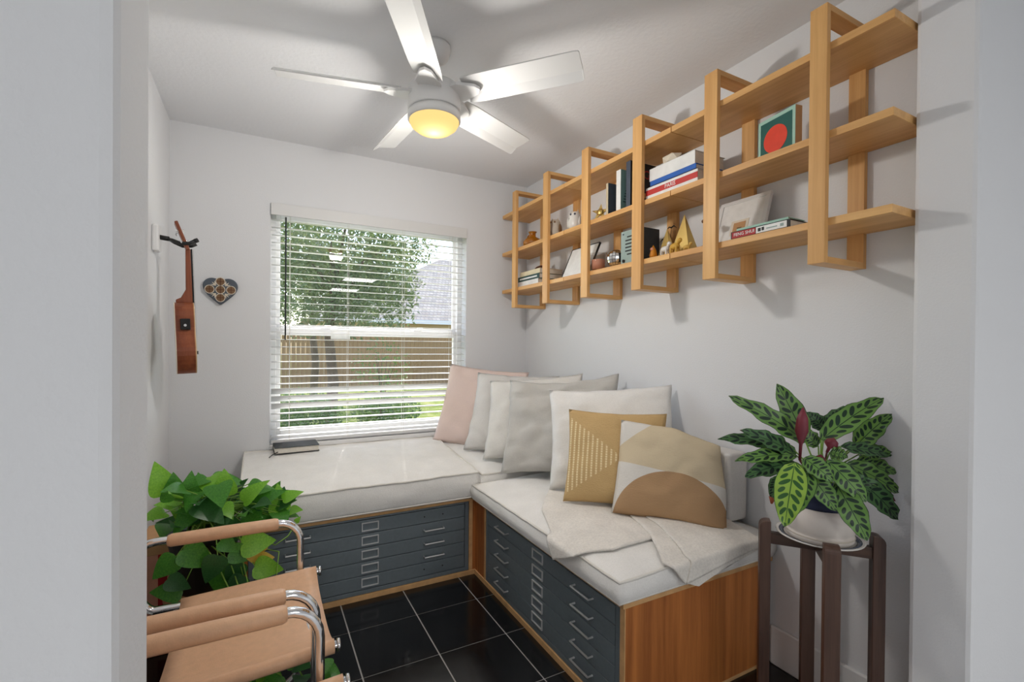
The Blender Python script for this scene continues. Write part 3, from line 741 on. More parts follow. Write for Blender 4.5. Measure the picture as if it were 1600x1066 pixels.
MB().ball((0, .02, .02), .02, 12, 8, (.9, 3.0, .9)).build('body', 'brown', fg, True); MB().ball((0, -.055, .045), .02, 10, 8, (1, 1.1, 1.9)).build('head', 'brown', fg, True)
MB().tube([(0, -.02, .02), (-.02, .03, .008), (-.02, .09, .006)], [.014, .011, .006], 8).build('leg', 'brown', fg, True)
jg = thing('glass_jug', 'small amber glass jug with handle on the corner shelf', 'jug', (-.155, -.335, S2))
MB().lathe([(.04, 0), (.062, .012), (.066, .03), (.05, .052), (.024, .066), (.022, .088), (.030, .10), (.026, .10), (.018, .087), (.018, .068), (.042, .05), (.056, .03), (.05, .014), (.001, .01)], 24).build('body', 'amber_glass', jg, True)
MB().tube([(0, .024, .09), (0, .055, .085), (0, .075, .06), (0, .064, .035)], .005, 7).build('handle', 'amber_glass', jg, True)
def owl(label, loc, h, mat, mark, rz):
    t_ = thing('ceramic_owl', label, 'figurine', loc, rz); k = h/.11
    MB().lathe([(.001, 0), (.028*k, .0), (.036*k, .02*k), (.037*k, .045*k), (.030*k, .066*k), (.031*k, .082*k), (.024*k, .098*k), (.001, .104*k)], 16).build('body', mat, t_, True)
    for s in (-1, 1):
        MB().lathe([(.008*k, 0), (.001, .022*k)], 8, (0, s*.018*k, .09*k)).build('ear', mat, t_, True); MB().ball((-.027*k, s*.012*k, .083*k), .006*k, 8, 6).build('eye', mark, t_, True)
        MB().ball((-.004, s*.035*k, .042*k), .02*k, 10, 6, (1, .35, 1.6)).build('wing', mark if mark != 'slate' else mat, t_, True)
    return t_
owl('glazed stone-coloured owl figurine behind the second shelf post', (-.17, -.625, S2), .12, 'stone', 'cafe', .5)
owl('white ceramic owl figurine beside the shelf seam', (-.175, -.835, S2), .115, 'ceramic', 'slate', .5)
# leaning frame across the seam
def leaning(name, label, cat, y0, y1, h, x_foot, tilt, z, border, bw, face, th=.012):
    t_ = thing(name, label, cat, (x_foot, (y0+y1)/2, z)); t_.rotation_euler = (0, tilt, 0); hw = (y0-y1)/2
    f = MB(); f.box(0, th, -hw, hw, 0, bw); f.box(0, th, -hw, hw, h-bw, h); f.box(0, th, -hw, -hw+bw, bw, h-bw); f.box(0, th, hw-bw, hw, bw, h-bw)
    f.build('frame', border, t_, False, .001); MB().box(.003, th-.001, -hw+bw, hw-bw, bw, h-bw).build('mat_board', face, t_)
    return t_, hw
leaning('picture_frame', 'thin black frame with pale artwork leaning across the shelf seam', 'picture frame', -.745, -1.0, .195, -.205, .42, S3, 'black', .004, 'white')
cn = thing('jar_candle', 'peach candle in a clear glass jar', 'candle', (-.180, -1.054, S3))
MB().lathe([(.045, 0), (.046, .095), (.043, .095), (.042, .008), (.001, .008)], 24).build('jar', 'jar_glass', cn, True)
MB().lathe([(.001, .009), (.035, .009), (.035, .062), (.001, .064)], 20).build('wax', 'peach', cn, True); MB().tube([(0, 0, .063), (0, .001, .074)], .001, 5).build('wick', 'black', cn)
gb = thing('mirror_globe', 'small silver mosaic mirror ball', 'ornament', (-.178, -1.19, S3))
mbg = MB(); n_, m_ = 16, 9
for i in range(m_):
    for k in range(n_):
        a0, a1, c0, c1 = PI*(i+.06)/m_, PI*(i+.94)/m_, 2*PI*(k+.06)/n_, 2*PI*(k+.94)/n_; o = len(mbg.v); q = lambda a, c: (.046*math.sin(a)*math.cos(c), .046*math.sin(a)*math.sin(c), .046-.046*math.cos(a))
        mbg.v += [q(a0, c0), q(a1, c0), q(a1, c1), q(a0, c1)]; mbg.f.append((o, o+1, o+2, o+3))
mbg.build('mirror_tile', 'silver_ball', gb); MB().ball((0, 0, .046), .0452, 16, 10).build('core', 'charcoal', gb, True)
rd = thing('radio', 'upright sage-fronted radio with black louvre slots', 'radio', (-.135, -1.318, S3))
MB().box(-.055, .055, -.068, .068, 0, .165).build('case', 'charcoal', rd, False, .003); MB().box(-.066, -.055, -.068, .068, 0, .165).build('front_panel', 'sage', rd, False, .002)
for k in range(6): MB().box(-.0675, -.066, -.035+(.012 if k in (0, 5) else 0), .035-(.012 if k in (0, 5) else 0), .045+k*.017, .051+k*.017).build('louvre', 'black', rd)
for yy in (-.045, .045): MB().tube([(-.066, yy, .018), (-.072, yy, .018)], .008, 12).build('knob', 'black', rd, True)
for yy in (-.05, .05):
    MB().tube([(-.066, yy, .15), (-.0685, yy, .15)], .004, 8).build('screw', 'slate', rd)
st = thing('starfish', 'gilded five-armed starfish leaning on its tips', 'ornament', (-.195, -1.078, S2+.003)); st.rotation_euler = (0, .25, .5)
out = [((.05 if k % 2 == 0 else .019)*math.sin(PI*k/5), (.05 if k % 2 == 0 else .019)*math.cos(PI*k/5)+.04) for k in range(10)]
MB().prism(out, lambda a, c: (0, a, c), lambda a, c: (.004, a, c)).build('plate', 'brass', st); MB().ball((-.002, 0, .04), .02, 10, 6, (.5, 1, 1)).build('centre', 'brass', st, True)
def upbook(label, y, th, h, d, cover, spine_mat):   # standing, spine to -x
    t_ = thing('book', label, 'book', (-.2+d/2, y-th/2, S2)); c = .0022
    cv = MB(); cv.box(-d/2, d/2, -th/2, -th/2+c, 0, h); cv.box(-d/2, d/2, th/2-c, th/2, 0, h); cv.build('cover', cover, t_, False, .0005)
    MB().box(-d/2-.0005, -d/2+c, -th/2, th/2, 0, h).build('spine', spine_mat, t_, False, .0005); MB().box(-d/2+c, d/2-.004, -th/2+c, th/2-c, .004, h-.004).build('pages', 'paper', t_); return t_
upbook('slim slate book with beige spine standing beside the starfish', -1.135, .016, .172, .13, 'slate', 'beige')
b2 = upbook('pale teal book with white spine standing beside the slate book', -1.212, .032, .212, .15, 'teal', 'white')
for k in range(5): MB().box(-.06+.004*k, -.03, -.0168, -.0160, .05+k*.014, .054+k*.014).build('cover_print', 'darkgreen', b2)
b3 = upbook('tall black book with red script on its cover', -1.282, .03, .232, .18, 'black', 'slate')
RN = Matrix(((1, 0, 0, 0), (0, 0, -1, 0), (0, 1, 0, 0), (0, 0, 0, 1)))
text('lettering', 'C', .06, Matrix.Translation((.012, -.0158, .175)) @ RN, 'crimson', b3); MB().box(.028, .08, -.0162, -.0152, .158, .18).build('cover_print', 'crimson', b3); MB().box(.0, .05, -.0162, -.0152, .06, .085).build('cover_print', 'tan', b3); MB().box(.01, .08, -.0162, -.0152, .03, .05).build('cover_print', 'brown', b3)
pb = flatbook('white book with red spine band at the bottom of the stack', -1.430, -1.712, -.216, -.02, S2, .054, 'white')
MB().box(-.0992, -.0975, -.141, .141, .018, .042).build('spine_band', 'red', pb); spine_text(pb, 'PARIS', .024, -.0994, -.0, .030, 'white')
flatbook('thin navy book between the red-banded book and the blue book', -1.450, -1.70, -.208, -.02, S2+.054, .008, 'navy')
flatbook('bright blue book in the middle of the stack', -1.445, -1.695, -.206, -.02, S2+.062, .022, 'blue')
flatbook('thick white book on top of the stack', -1.440, -1.69, -.206, -.02, S2+.084, .056, 'white')
tk = thing('stone_chunk', 'pale faceted stone piece lying on the book stack', 'ornament', (-.165, -1.53, S2+.140))
rg = random.Random(4); bm = bmesh.new(); bmesh.ops.create_icosphere(bm, subdivisions=1, radius=.04)
q = MB(); q.v = [(v.co.x*.8, v.co.y*1.3*(1+rg.uniform(-.15, .15)), (v.co.z+.032)*.75 if v.co.z > -.03 else 0) for v in bm.verts]; q.f = [tuple(v.index for v in f.verts) for f in bm.faces]; bm.free()
q.build('stone', 'bone', tk)
gn = thing('gnome_figure', 'tiny amber hooded figure by the radio', 'figurine', (-.182, -1.445, S3))
MB().lathe([(.016, 0), (.018, .02), (.013, .042), (.001, .066)], 12).build('robe', 'amber', gn, True); MB().lathe([(.018, 0), (.018, .008), (.001, .009)], 12).build('base', 'brown', gn); MB().ball((-.008, 0, .046), .009, 8, 6).build('face', 'peach', gn, True)
wr_ = thing('wire_birds', 'thin wire sculpture of two flying birds', 'ornament', (-.055, -1.415, S3))
MB().lathe([(.02, 0), (.02, .006), (.001, .007)], 12).build('base', 'black', wr_)
for (dy, hh) in ((-.02, .165), (.02, .115)):
    MB().tube([(0, 0, .006), (0, dy*.6, hh*.6), (0, dy, hh)], .0012, 5).build('wire', 'steel_dark', wr_); MB().tube([(0, dy-.03, hh-.006), (0, dy-.014, hh+.006), (0, dy, hh), (0, dy+.014, hh+.006), (0, dy+.03, hh-.006)], [.001, .003, .004, .003, .001], 6).build('bird', 'steel_dark', wr_, True)
def pyramid(label, y, h, hw):
    t_ = thing('brass_pyramid', label, 'ornament', (-.13, y, S3)); a = MB(); a.v = [(-hw*.6, -hw, 0), (hw*.6, -hw, 0), (hw*.6, hw, 0), (-hw*.6, hw, 0), (0, 0, h)]; a.f = [(0, 1, 4), (1, 2, 4), (2, 3, 4), (3, 0, 4), (3, 2, 1, 0)]
    a.build('shell', 'brass', t_, False, .001); MB().tube([(-hw*.6, -hw, .001), (-hw*.6, hw, .001), (hw*.6, hw, .001), (hw*.6, -hw, .001)], .0015, 5, True).build('rim', 'brass', t_)
pyramid('taller brass pyramid on the lower shelf', -1.575, .185, .055); pyramid('shorter brass pyramid in front of the taller one', -1.478, .145, .04)
def critter(label, y, x, h, mat, rz):
    t_ = thing('animal_figurine', label, 'figurine', (x, y, S3), rz); k = h/.06
    MB().ball((0, 0, .03*k), .015*k, 10, 8, (.8, 1.6, .9)).build('body', mat, t_, True); MB().ball((0, -.024*k, .05*k), .010*k, 8, 6, (.8, 1.2, 1)).build('head', mat, t_, True); MB().tube([(0, -.014*k, .034*k), (0, -.022*k, .048*k)], .007*k, 7).build('neck', mat, t_, True)
    for sx in (-.007, .007):
        for sy in (-.014, .014): MB().tube([(sx*k, sy*k, .026*k), (sx*k, sy*k, 0)], .0042*k, 6).build('leg', mat, t_)
critter('tiny white animal figurine in front of the pyramids', -1.53, -.2, .06, 'ceramic', 0); critter('tiny gilded animal figurine in front of the pyramids', -1.585, -.2, .064, 'gold', 0); critter('tiny ochre animal figurine beside the little bowl', -1.64, -.19, .04, 'ochre', .4)
tb = thing('twig_bird', 'small bird perched on a twig stand', 'ornament', (-.15, -1.705, S3))
MB().lathe([(.018, 0), (.016, .008), (.001, .009)], 12).build('base', 'brown', tb); MB().tube([(0, 0, .008), (.002, .004, .06), (0, 0, .098)], .0022, 6).build('twig', 'brown', tb); MB().ball((0, 0, .108), .013, 10, 8, (.8, 1.4, 1)).build('bird_body', 'bone', tb, True); MB().ball((0, .016, .122), .008, 8, 6).build('bird_head', 'brown', tb, True)
bw_ = thing('small_bowl', 'little brown wooden bowl on the lower shelf', 'bowl', (-.07, -1.656, S3))
MB().lathe([(.014, 0), (.03, .018), (.034, .034), (.031, .034), (.026, .018), (.001, .008)], 18).build('bowl', 'brown', bw_, True)
# panel in plain colours (stand-in for the artwork) and the framed print, plus the last books
pn = thing('painted_panel', 'small painted panel with a red disc on green and mint', 'painting', (-.165, -2.0, S2), -.18)
MB().box(0, .03, -.075, .075, 0, .155).build('panel', 'tan', pn, False, .001); MB().box(-.0012, .0, -.075, .075, 0, .155).build('mint_field', 'mint', pn); MB().box(-.002, -.0012, -.064, .064, .0, .142).build('green_field', 'deepgreen', pn); MB().lathe([(.048, 0), (.048, .0008), (.001, .0009)], 32).xf(Matrix.Translation((-.002, .002, .07)) @ Matrix.Rotation(-PI/2, 4, 'Y')).build('red_disc', 'scarlet', pn)
pf, hw = leaning('picture_frame', 'white picture frame with a small sepia print in a wide white mat', 'picture frame', -1.692, -1.908, .215, -.106, .30, S3, 'white_paint', .016, 'white', .016)
MB().box(.0015, .003, -.038, .038, .055, .118).build('inner_mat', 'bone', pf); MB().box(.0006, .0015, -.026, .026, .065, .108).build('print', 'tan', pf); MB().box(.0002, .0006, -.012, .008, .075, .085).build('print_motif', 'cafe', pf)
fs = flatbook('black paperback with red spine title panel under the pale green book', -1.868, -2.086, -.222, -.115, S3, .028, 'black')
MB().box(-.0545, -.0532, .012, .104, .003, .025).build('title_panel', 'crimson', fs); MB().box(-.0545, -.0532, -.098, .010, .003, .025).build('spine_panel', 'white', fs)
spine_text(fs, 'FENG SHUI', .0165, -.0547, .056, .0145, 'white'); MB().box(-.0548, -.0544, -.008, .003, .008, .020).box(-.0548, -.0544, -.020, -.011, .009, .021).build('spine_print', 'black', fs); MB().box(-.0548, -.0544, -.066, -.028, .011, .015).box(-.0548, -.0544, -.088, -.076, .009, .019).build('spine_print', 'sage', fs)
flatbook('thin pale green book on top of the black paperback', -1.885, -2.075, -.214, -.118, S3+.028, .010, 'mint')

# ------------------------------------------------------------------ plant stand and rattlesnake plant
PC = Vector((-.200, -2.175, 0)); PZ = .662; a0 = 2.26; dd = .151
ps = thing('plant_stand', 'dark walnut four-legged plant stand beside the bench end', 'plant stand', PC, a0)
def leg_mesh():
    # radial box 22 x 42 mm with a rounded outer top
    out = [(-.016, 0), (.016, 0), (.016, PZ-.022)]+[(.016-.022+.022*math.cos(q), PZ-.022+.022*math.sin(q)) for q in [PI/2*k/5 for k in range(1, 6)]]+[(-.016, PZ)]
    return MB().prism(out, lambda x, z: (x, -.020, z), lambda x, z: (x, .020, z))
for k in range(4):
    lg = leg_mesh(); lg.xf(Matrix.Rotation(k*PI/2, 4, 'Z') @ Matrix.Translation((dd, 0, 0))); lg.build('leg', 'walnut', ps, False, .002)
zc = PZ-.075
MB().box(-dd+.014, dd-.014, -.012, .012, zc, zc+.036).build('cross_bar', 'walnut_x', ps, False, .002)
MB().box(-.012, .012, -dd+.014, dd-.014, zc, zc+.0355).build('cross_bar', 'walnut_x', ps, False, .002)
sa = thing('saucer_plate', 'round glazed plate with dark blue rim pattern under the white pot', 'plate', PC+Vector((0, 0, zc+.036)))
MB().lathe([(.001, .0), (.085, .0), (.118, .012), (.120, .016), (.116, .016), (.085, .005), (.001, .005)], 40).build('plate', 'ceramic', sa, True)
MB().lathe([(.096, .0098), (.110, .0138), (.110, .0144), (.096, .0105), (.096, .0098)], 40, (0, 0, 0), False).build('rim_band', 'blue_plate', sa, True)
pl_ = thing('rattlesnake_plant', 'spotted-leaf rattlesnake plant in a white ceramic pot', 'potted plant', PC+Vector((0, 0, zc+.0412)))
po = MB().lathe([(.001, 0), (.084, 0), (.092, .008), (.093, .022), (.088, .024), (.082, .026), (.093, .034), (.090, .075), (.084, .105), (.080, .105), (.084, .07), (.001, .02)], 36).build('ceramic_pot', 'ceramic_pot', pl_, True)
MB().lathe([(.0925, .017), (.0945, .020), (.0925, .023)], 36, (0, 0, 0), False).build('pot_ring', 'stone', po, True)
MB().lathe([(.001, .03), (.066, .03), (.078, .165), (.074, .165), (.070, .15), (.001, .15)], 28).build('nursery_pot', 'navy', pl_, True)
MB().lathe([(.001, .148), (.0705, .148), (.0705, .152), (.001, .154)], 20).build('soil', 'soil', pl_)
POT = PC+Vector((0, 0, zc+.0412)); POTT = POT+Vector((0, 0, .155))
fw0 = (POT-CAM).dot(F_)
def px(q): return 1100+q[0]/2.24, 590+q[1]/2.24
def clampw(v):
    v.x = min(v.x, -.012); v.y = max(v.y, YF1+.008); return v
def blade(B, T, wd, mat, face, arch, seed, purple=False, fold=.25):
    d = T-B; L = d.length; n = 14; m_ = 6; side = d.cross(face).normalized(); nor = side.cross(d).normalized()
    if nor.dot(face) < 0: nor = -nor
    mb = MB(); uvs = []; rg = random.Random(seed); ph = rg.uniform(0, 6)
    for i in range(n+1):
        t_ = i/n; c = B+d*t_+nor*arch*L*math.sin(PI*t_)
        hw = wd/2*(math.sin(PI*min(1, t_**.8*.98+.015))**.62)*(1 if t_ < .97 else .6)*(1-.12*t_)
        for j in range(m_+1):
            s = -1+2*j/m_; rip = .006*math.sin(t_*22+ph+s)*abs(s)**2
            mb.v.append(tuple(clampw(c+side*hw*s+nor*(fold*abs(s)*hw*.6+rip))-POT)); uvs.append(((s+1)/2, t_))
    for i in range(n):
        for j in range(m_): a = i*(m_+1)+j; mb.f.append((a, a+1, a+m_+2, a+m_+1))
    me = bpy.data.meshes.new('leaf'); me.from_pydata(mb.v, [], mb.f); me.materials.append(MATS[mat])
    if me.polygons[len(me.polygons)//2].normal.dot(face) < 0: me.flip_normals()
    if purple: me.flip_normals()
    uvl = me.uv_layers.new(name='UVMap')
    for lp in me.loops: uvl.data[lp.index].uv = uvs[lp.vertex_index]
    me.polygons.foreach_set('use_smooth', [True]*len(me.polygons))
    o = bpy.data.objects.new('leaf', me); COL.objects.link(o); o.parent = pl_; return o
LV = [  # base px, tip px (crop frame), depth towards camera at base / tip, width, material, purple underside
 ((355, 225), (85, 65), 0, -.02, .075, 'rattle'), ((352, 215), (255, 22), -.06, -.08, .088, 'rattle'), ((322, 272), (125, 185), .0, .03, .07, 'rattle_deep'), ((300, 238), (48, 215), .0, -.02, .06, 'rattle_deep'),
 ((322, 272), (108, 292), .02, .05, .058, 'rattle'), ((322, 297), (143, 347), .03, .06, .072, 'rattle_deep'), ((318, 300), (282, 522), .13, .17, .092, 'rattle_light'), ((368, 330), (308, 490), .09, .15, .075, 'rattle'),
 ((350, 282), (452, 364), .08, .13, .07, 'rattle'), ((372, 340), (462, 467), .08, .13, .07, 'rattle'), ((432, 290), (568, 437), .07, .14, .078, 'rattle'), ((462, 372), (572, 572), .09, .17, .085, 'rattle'),
 ((535, 352), (680, 497), .03, .04, .082, 'rattle_deep'), ((500, 300), (722, 392), .0, .0, .078, 'rattle'), ((532, 292), (728, 322), -.03, -.02, .07, 'rattle'), ((480, 242), (672, 272), .0, .0, .05, 'rattle_deep'),
 ((410, 218), (660, 68), -.02, -.03, .086, 'rattle'), ((530, 242), (735, 118), -.05, -.05, .078, 'rattle'), ((420, 195), (514, 102), -.08, -.10, .07, 'rattle_deep'), ((420, 180), (358, 122), -.08, -.10, .06, 'rattle_deep'),
 ((520, 300), (692, 426), -.02, .0, .06, 'leaf_purple'), ((262, 345), (236, 425), -.02, .0, .045, 'rattle_deep'), ((440, 262), (503, 280), .05, .08, .055, 'rattle'), ((610, 180), (535, 246), -.06, -.06, .05, 'rattle_deep'),
 ((400, 240), (330, 180), -.04, -.06, .06, 'rattle'), ((470, 330), (590, 400), .02, .05, .065, 'rattle_deep'), ((345, 320), (395, 420), .03, .06, .06, 'rattle_deep'), ((540, 270), (770, 240), -.05, -.08, .07, 'rattle'), ((540, 320), (760, 350), -.04, -.06, .07, 'rattle_deep')]
for k, (b0, t0, db, dt, wd, mt_) in enumerate(LV):
    B = clampw(pD(*px(b0), fw0-db)); T = clampw(pD(*px(t0), fw0-dt)); face = (CAM-(B+T)/2).normalized()+Vector((0, 0, .55)); face.normalize()
    blade(B, T, wd*.93, mt_, face, .07, k)
    mid = (POTT+B)/2+Vector((0, 0, .02)); rg = random.Random(k+50); foot = POTT+Vector((rg.uniform(-.03, .03), rg.uniform(-.03, .03), -.01))
    MB().tube([foot-POT, mid-POT, B-POT], [.003, .0025, .002], 5).build('stem', 'stem', pl_, True)
for (b0, t0) in (((335, 290), (347, 105)), ((430, 262), (455, 212)), ((395, 330), (410, 270))):   # rolled young leaves, dark red
    B = pD(*px(b0), fw0-.04); T = pD(*px(t0), fw0-.04)
    MB().tube([B-POT, B.lerp(T, .3)-POT, B.lerp(T, .55)-POT, B.lerp(T, .8)-POT, T-POT], [.004, .005, .019, .016, .002], 8).build('young_leaf', 'leaf_purple', pl_, True)
    MB().tube([POTT-POT, B-POT], .003, 5).build('stem', 'stem_red', pl_, True)
B, T = pD(*px((240, 420)), fw0), pD(*px((236, 442)), fw0); MB().tube([B-POT, T-POT], [.012, .003], 6).build('dry_tip', 'leaf_brown', pl_, True)

# ------------------------------------------------------------------ tubular armchairs
def armchair(label, yc):
    t_ = thing('sling_armchair', label, 'armchair', (-1.9, yc, 0))
    ox = -1.9; hw = .262; r = .0125; za = .600; xf = -1.668-ox; xb = -2.165-ox; rc = .075
    for s in (1, -1):
        y = s*hw; pts = [(xf, y, .0125+rc)]+[]
        loop = []
        loop += arc((xf-rc, y, za-rc), rc, 0, PI/2, 6); loop += arc((xb+rc, y, za-rc), rc, PI/2, PI, 6); loop += arc((xb+rc, y, r+rc), rc, PI, 1.5*PI, 6); loop += arc((xf-rc, y, r+rc), rc, 1.5*PI, 2*PI, 6)
        MB().tube(loop, r, 10, True).build('side_frame', 'chrome', t_, True)
        n = 9; x0, x1 = -2.065-ox, -1.738-ox
        prof = [(x0, .010), (x0+.003, .017), (x0+.012, .0205), ((x0+x1)/2, .0215), (x1-.012, .0205), (x1-.003, .017), (x1, .010)]
        MB().tube([(x, y, za-.002) for x, _ in prof], [q for _, q in prof], 12).build('arm_pad', 'leather', t_, True)
        ys = s*.228                                                # seat tube, turning up into the back upright
        MB().tube([(-1.612-ox, ys, .418), (-1.75-ox, ys, .413), (-2.02-ox, ys, .395)]+[(-2.075-ox-.055*math.sin(q), ys, .393+.07-.07*math.cos(q)) for q in [PI/2*k/5 for k in range(1, 6)]]+[(-2.145-ox, ys, .60), (-2.20-ox, ys, .84)], r, 10).build('seat_tube', 'chrome', t_, True)
        MB().tube([(-1.610-ox, ys, .418), (-1.603-ox, ys, .4182)], .0165, 12).build('end_cap', 'chrome', t_, True)
        MB().tube([(xf, s*.225, .385), (xf, s*.262, .385)], .009, 8).build('bracket', 'chrome', t_, True)
        MB().tube([(-2.150-ox, s*.225, .585), (-2.150-ox, s*.262, .575)], .009, 8).build('bracket', 'chrome', t_, True)
    MB().tube([(xf, -hw, .385), (xf, hw, .385)], .0095, 8).build('cross_tube', 'chrome', t_, True)
    MB().tube([(xb+.06, -hw, r), (xb+.06, hw, r)], .0095, 8).build('cross_tube', 'chrome', t_, True)
    R_ = .0165
    def seat(a, c):   # a along x (back->front), c across y: wrap, sag, wrap
        x = -2.022-ox+(.404)*a; zt = .398+.020*a; ys = .228
        if c < .18: q = (-.35*PI)+(c/.18)*(1.05*PI); y = -ys-R_*math.sin(q-PI*.0) if False else -ys-R_*math.cos(q); z = zt+R_*math.sin(q)
        elif c > .82: q = (-.35*PI)+((1-c)/.18)*(1.05*PI); y = ys+R_*math.cos(q); z = zt+R_*math.sin(q)
        else:
            f = (c-.18)/.64; q = .70*PI; ya = -ys-R_*math.cos(q); y = ya+(-2*ya)*f; g = 1-abs(2*f-1)**3.2; z = zt+R_*math.sin(q)-.034*g-.004
        return (x, y, z)
    o = MB().grid(seat, 10, 50).build('seat_sling', 'leather', t_, True); m_ = o.modifiers.new('thick', 'SOLIDIFY'); m_.thickness = .004; m_.offset = 0
    def back(a, c):
        z = .56+.27*a; x = -2.136-ox-.055*max(0, (z-.6)/.24); ys = .228
        if c < .15: q = (1.2*PI)-(c/.15)*(1.0*PI); return (x+R_*math.sin(q)*.9, -ys-R_*math.cos(q)*-1*-1, z)
        if c > .85: q = (1.2*PI)-((1-c)/.15)*(1.0*PI); return (x+R_*math.sin(q)*.9, ys+R_*math.cos(q), z)
        f = (c-.15)/.7; return (x+R_*.55-.03*math.sin(PI*f), -.212+.424*f, z)
    o = MB().grid(back, 8, 40).build('back_sling', 'leather', t_, True); m_ = o.modifiers.new('thick', 'SOLIDIFY'); m_.thickness = .004; m_.offset = 0
    for yy in (-.205, .205): MB().tube([(-2.018-ox, yy, .386), (-1.63-ox, yy, .404)], .0012, 4).build('seam', 'leather_edge', t_)
    return t_
armchair('tan leather sling armchair on chrome tubes next to the trailing pothos', -1.487)
armchair('tan leather sling armchair on chrome tubes next to the room opening', -2.094)

# ------------------------------------------------------------------ pothos on a stool
PP = Vector((-1.985, -.965, 0))
so = thing('plant_stool', 'small round wooden stool under the pothos pot', 'stool', PP)
MB().lathe([(.001, .285), (.125, .285), (.13, .292), (.13, .308), (.125, .315), (.001, .315)], 28).build('seat', 'stool_wood', so, True)
for k in range(3):
    q = 2*PI*k/3+.5; MB().tube([(.075*math.cos(q), .075*math.sin(q), .29), (.12*math.cos(q), .12*math.sin(q), 0)], [.015, .011], 8).build('leg', 'stool_wood', so, True)
po = thing('trailing_pothos', 'lush trailing pothos in a black plastic pot behind the armchairs', 'potted plant', PP+Vector((0, 0, .3155)))
MB().lathe([(.001, 0), (.085, 0), (.118, .20), (.124, .20), (.124, .222), (.114, .222), (.110, .19), (.001, .19)], 28).build('pot', 'black_plastic', po, True)
MB().lathe([(.001, .188), (.1095, .188), (.1095, .193), (.001, .196)], 20).build('soil', 'soil', po)
PO = PP+Vector((0, 0, .3155)); ptop = PO+Vector((0, 0, .2))
def heart_leaf(n=12):
    out = []
    for k in range(n+1):
        t_ = k/n; wdt = .43*math.sin(PI*(t_**.56))**.8*(1-.3*t_*t_) if 0 < t_ < 1 else (.14 if t_ == 0 else 0)
        out.append((t_, wdt))
    v = []; f = []
    for (t_, wdt) in out:
        dz = -.28*t_*t_
        v += [(-wdt, t_-.10*(wdt*2.2)*(1-t_), dz+wdt*.22), (0, t_, dz-.0), (wdt, t_-.10*(wdt*2.2)*(1-t_), dz+wdt*.22)]
    for k in range(n): a = 3*k; f += [(a, a+1, a+4, a+3), (a+1, a+2, a+5, a+4)]
    return v, f
HV, HF = heart_leaf()
PM = {}
for mt_ in ('pothos', 'pothos_light', 'pothos_dark', 'pothos_yellow'):
    q = MB(); q.v = HV[:]; q.f = HF[:]; PM[mt_] = q.mesh('leaf', mt_, True)
rg = random.Random(21)
def pothos_leaf(base, dirv, nor, size, mt_, stem=True):
    y = dirv.normalized(); x = y.cross(nor).normalized(); z = x.cross(y)
    o = bpy.data.objects.new('leaf', PM[mt_]); COL.objects.link(o); o.parent = po
    o.matrix_local = Matrix.Translation(base-PO) @ Matrix((x, y, z)).transposed().to_4x4() @ Matrix.Diagonal((size*rg.uniform(.85, 1.1), size, size, 1))
    if stem:
        f_ = ptop+Vector((rg.uniform(-.07, .07), rg.uniform(-.07, .07), 0))
        mid = (f_+base)/2+Vector((0, 0, .06))
        MB().tube([f_-PO, mid-PO, base-PO], [.0028, .0024, .0018], 5).build('stem', 'stem', po, True)
def okpos(v):
    v.x = max(v.x, -W+.02); return v
top = [(262, 792), (300, 775), (318, 800), (345, 770), (372, 778), (352, 800), (395, 790), (418, 772), (405, 810), (432, 790), (330, 822), (380, 822), (290, 815), (262, 822), (310, 760), (360, 755), (400, 760), (280, 765), (340, 785), (425, 810), (445, 782), (250, 800), (375, 800), (318, 780), (410, 785), (390, 765), (268, 780), (300, 800), (420, 800), (365, 835), (330, 758), (350, 815), (440, 800)]
for (u, v) in top+[(q[0]+rg.uniform(-22, 22), q[1]+rg.uniform(-14, 22)) for q in top]:
    y = rg.uniform(-1.10, -.86); p_ = okpos(pY(u+rg.uniform(-6, 6), v+rg.uniform(-6, 6), y)); out = (p_-ptop); out.z = 0
    d = out.normalized()*.6+Vector((rg.uniform(-.5, .5), rg.uniform(-.7, .2), rg.uniform(-.45, .75))); nn = Vector((rg.uniform(-.4, .4), -.55, .9))
    sz = rg.uniform(.065, .115); pothos_leaf(okpos(p_-d.normalized()*sz*.4), d, nn, sz, rg.choice(['pothos', 'pothos', 'pothos_light', 'pothos_dark']))
for (u, v, tu, tv, sz) in ((258, 772, 240, 712, .12), (272, 782, 272, 752, .10), (292, 780, 300, 740, .10), (350, 775, 352, 742, .10), (436, 800, 437, 762, .11), (428, 786, 455, 775, .10)):   # upright leaves on top
    a_, b2_ = okpos(pY(u, v, -1.0)), okpos(pY(tu, tv, -1.02)); pothos_leaf(a_, b2_-a_, Vector((.2, -.9, .3)), sz, rg.choice(['pothos', 'pothos_light']))
for (u, v, tu, tv, sz, mt_) in ((287, 858, 322, 880, .115, 'pothos'), (340, 868, 325, 905, .10, 'pothos_dark'), (352, 878, 342, 925, .12, 'pothos'), (372, 880, 362, 915, .10, 'pothos_dark'), (345, 845, 360, 855, .07, 'pothos'),
                            (378, 850, 428, 846, .11, 'pothos_light'), (360, 862, 408, 875, .09, 'pothos'), (398, 885, 432, 890, .10, 'pothos_light'), (380, 900, 362, 925, .09, 'pothos_dark'), (275, 870, 250, 895, .09, 'pothos'), (285, 920, 255, 925, .09, 'pothos'), (262, 905, 290, 918, .08, 'pothos_dark'), (395, 860, 402, 880, .06, 'pothos_yellow'), (405, 872, 423, 872, .05, 'pothos_yellow'), (412, 862, 400, 850, .05, 'pothos_yellow')):
    y = rg.uniform(-1.165, -1.115); a_, b2_ = okpos(pY(u, v, y)), okpos(pY(tu, tv, y-.012)); pothos_leaf(a_, b2_-a_, Vector((.1, -1, .25)), sz, mt_)
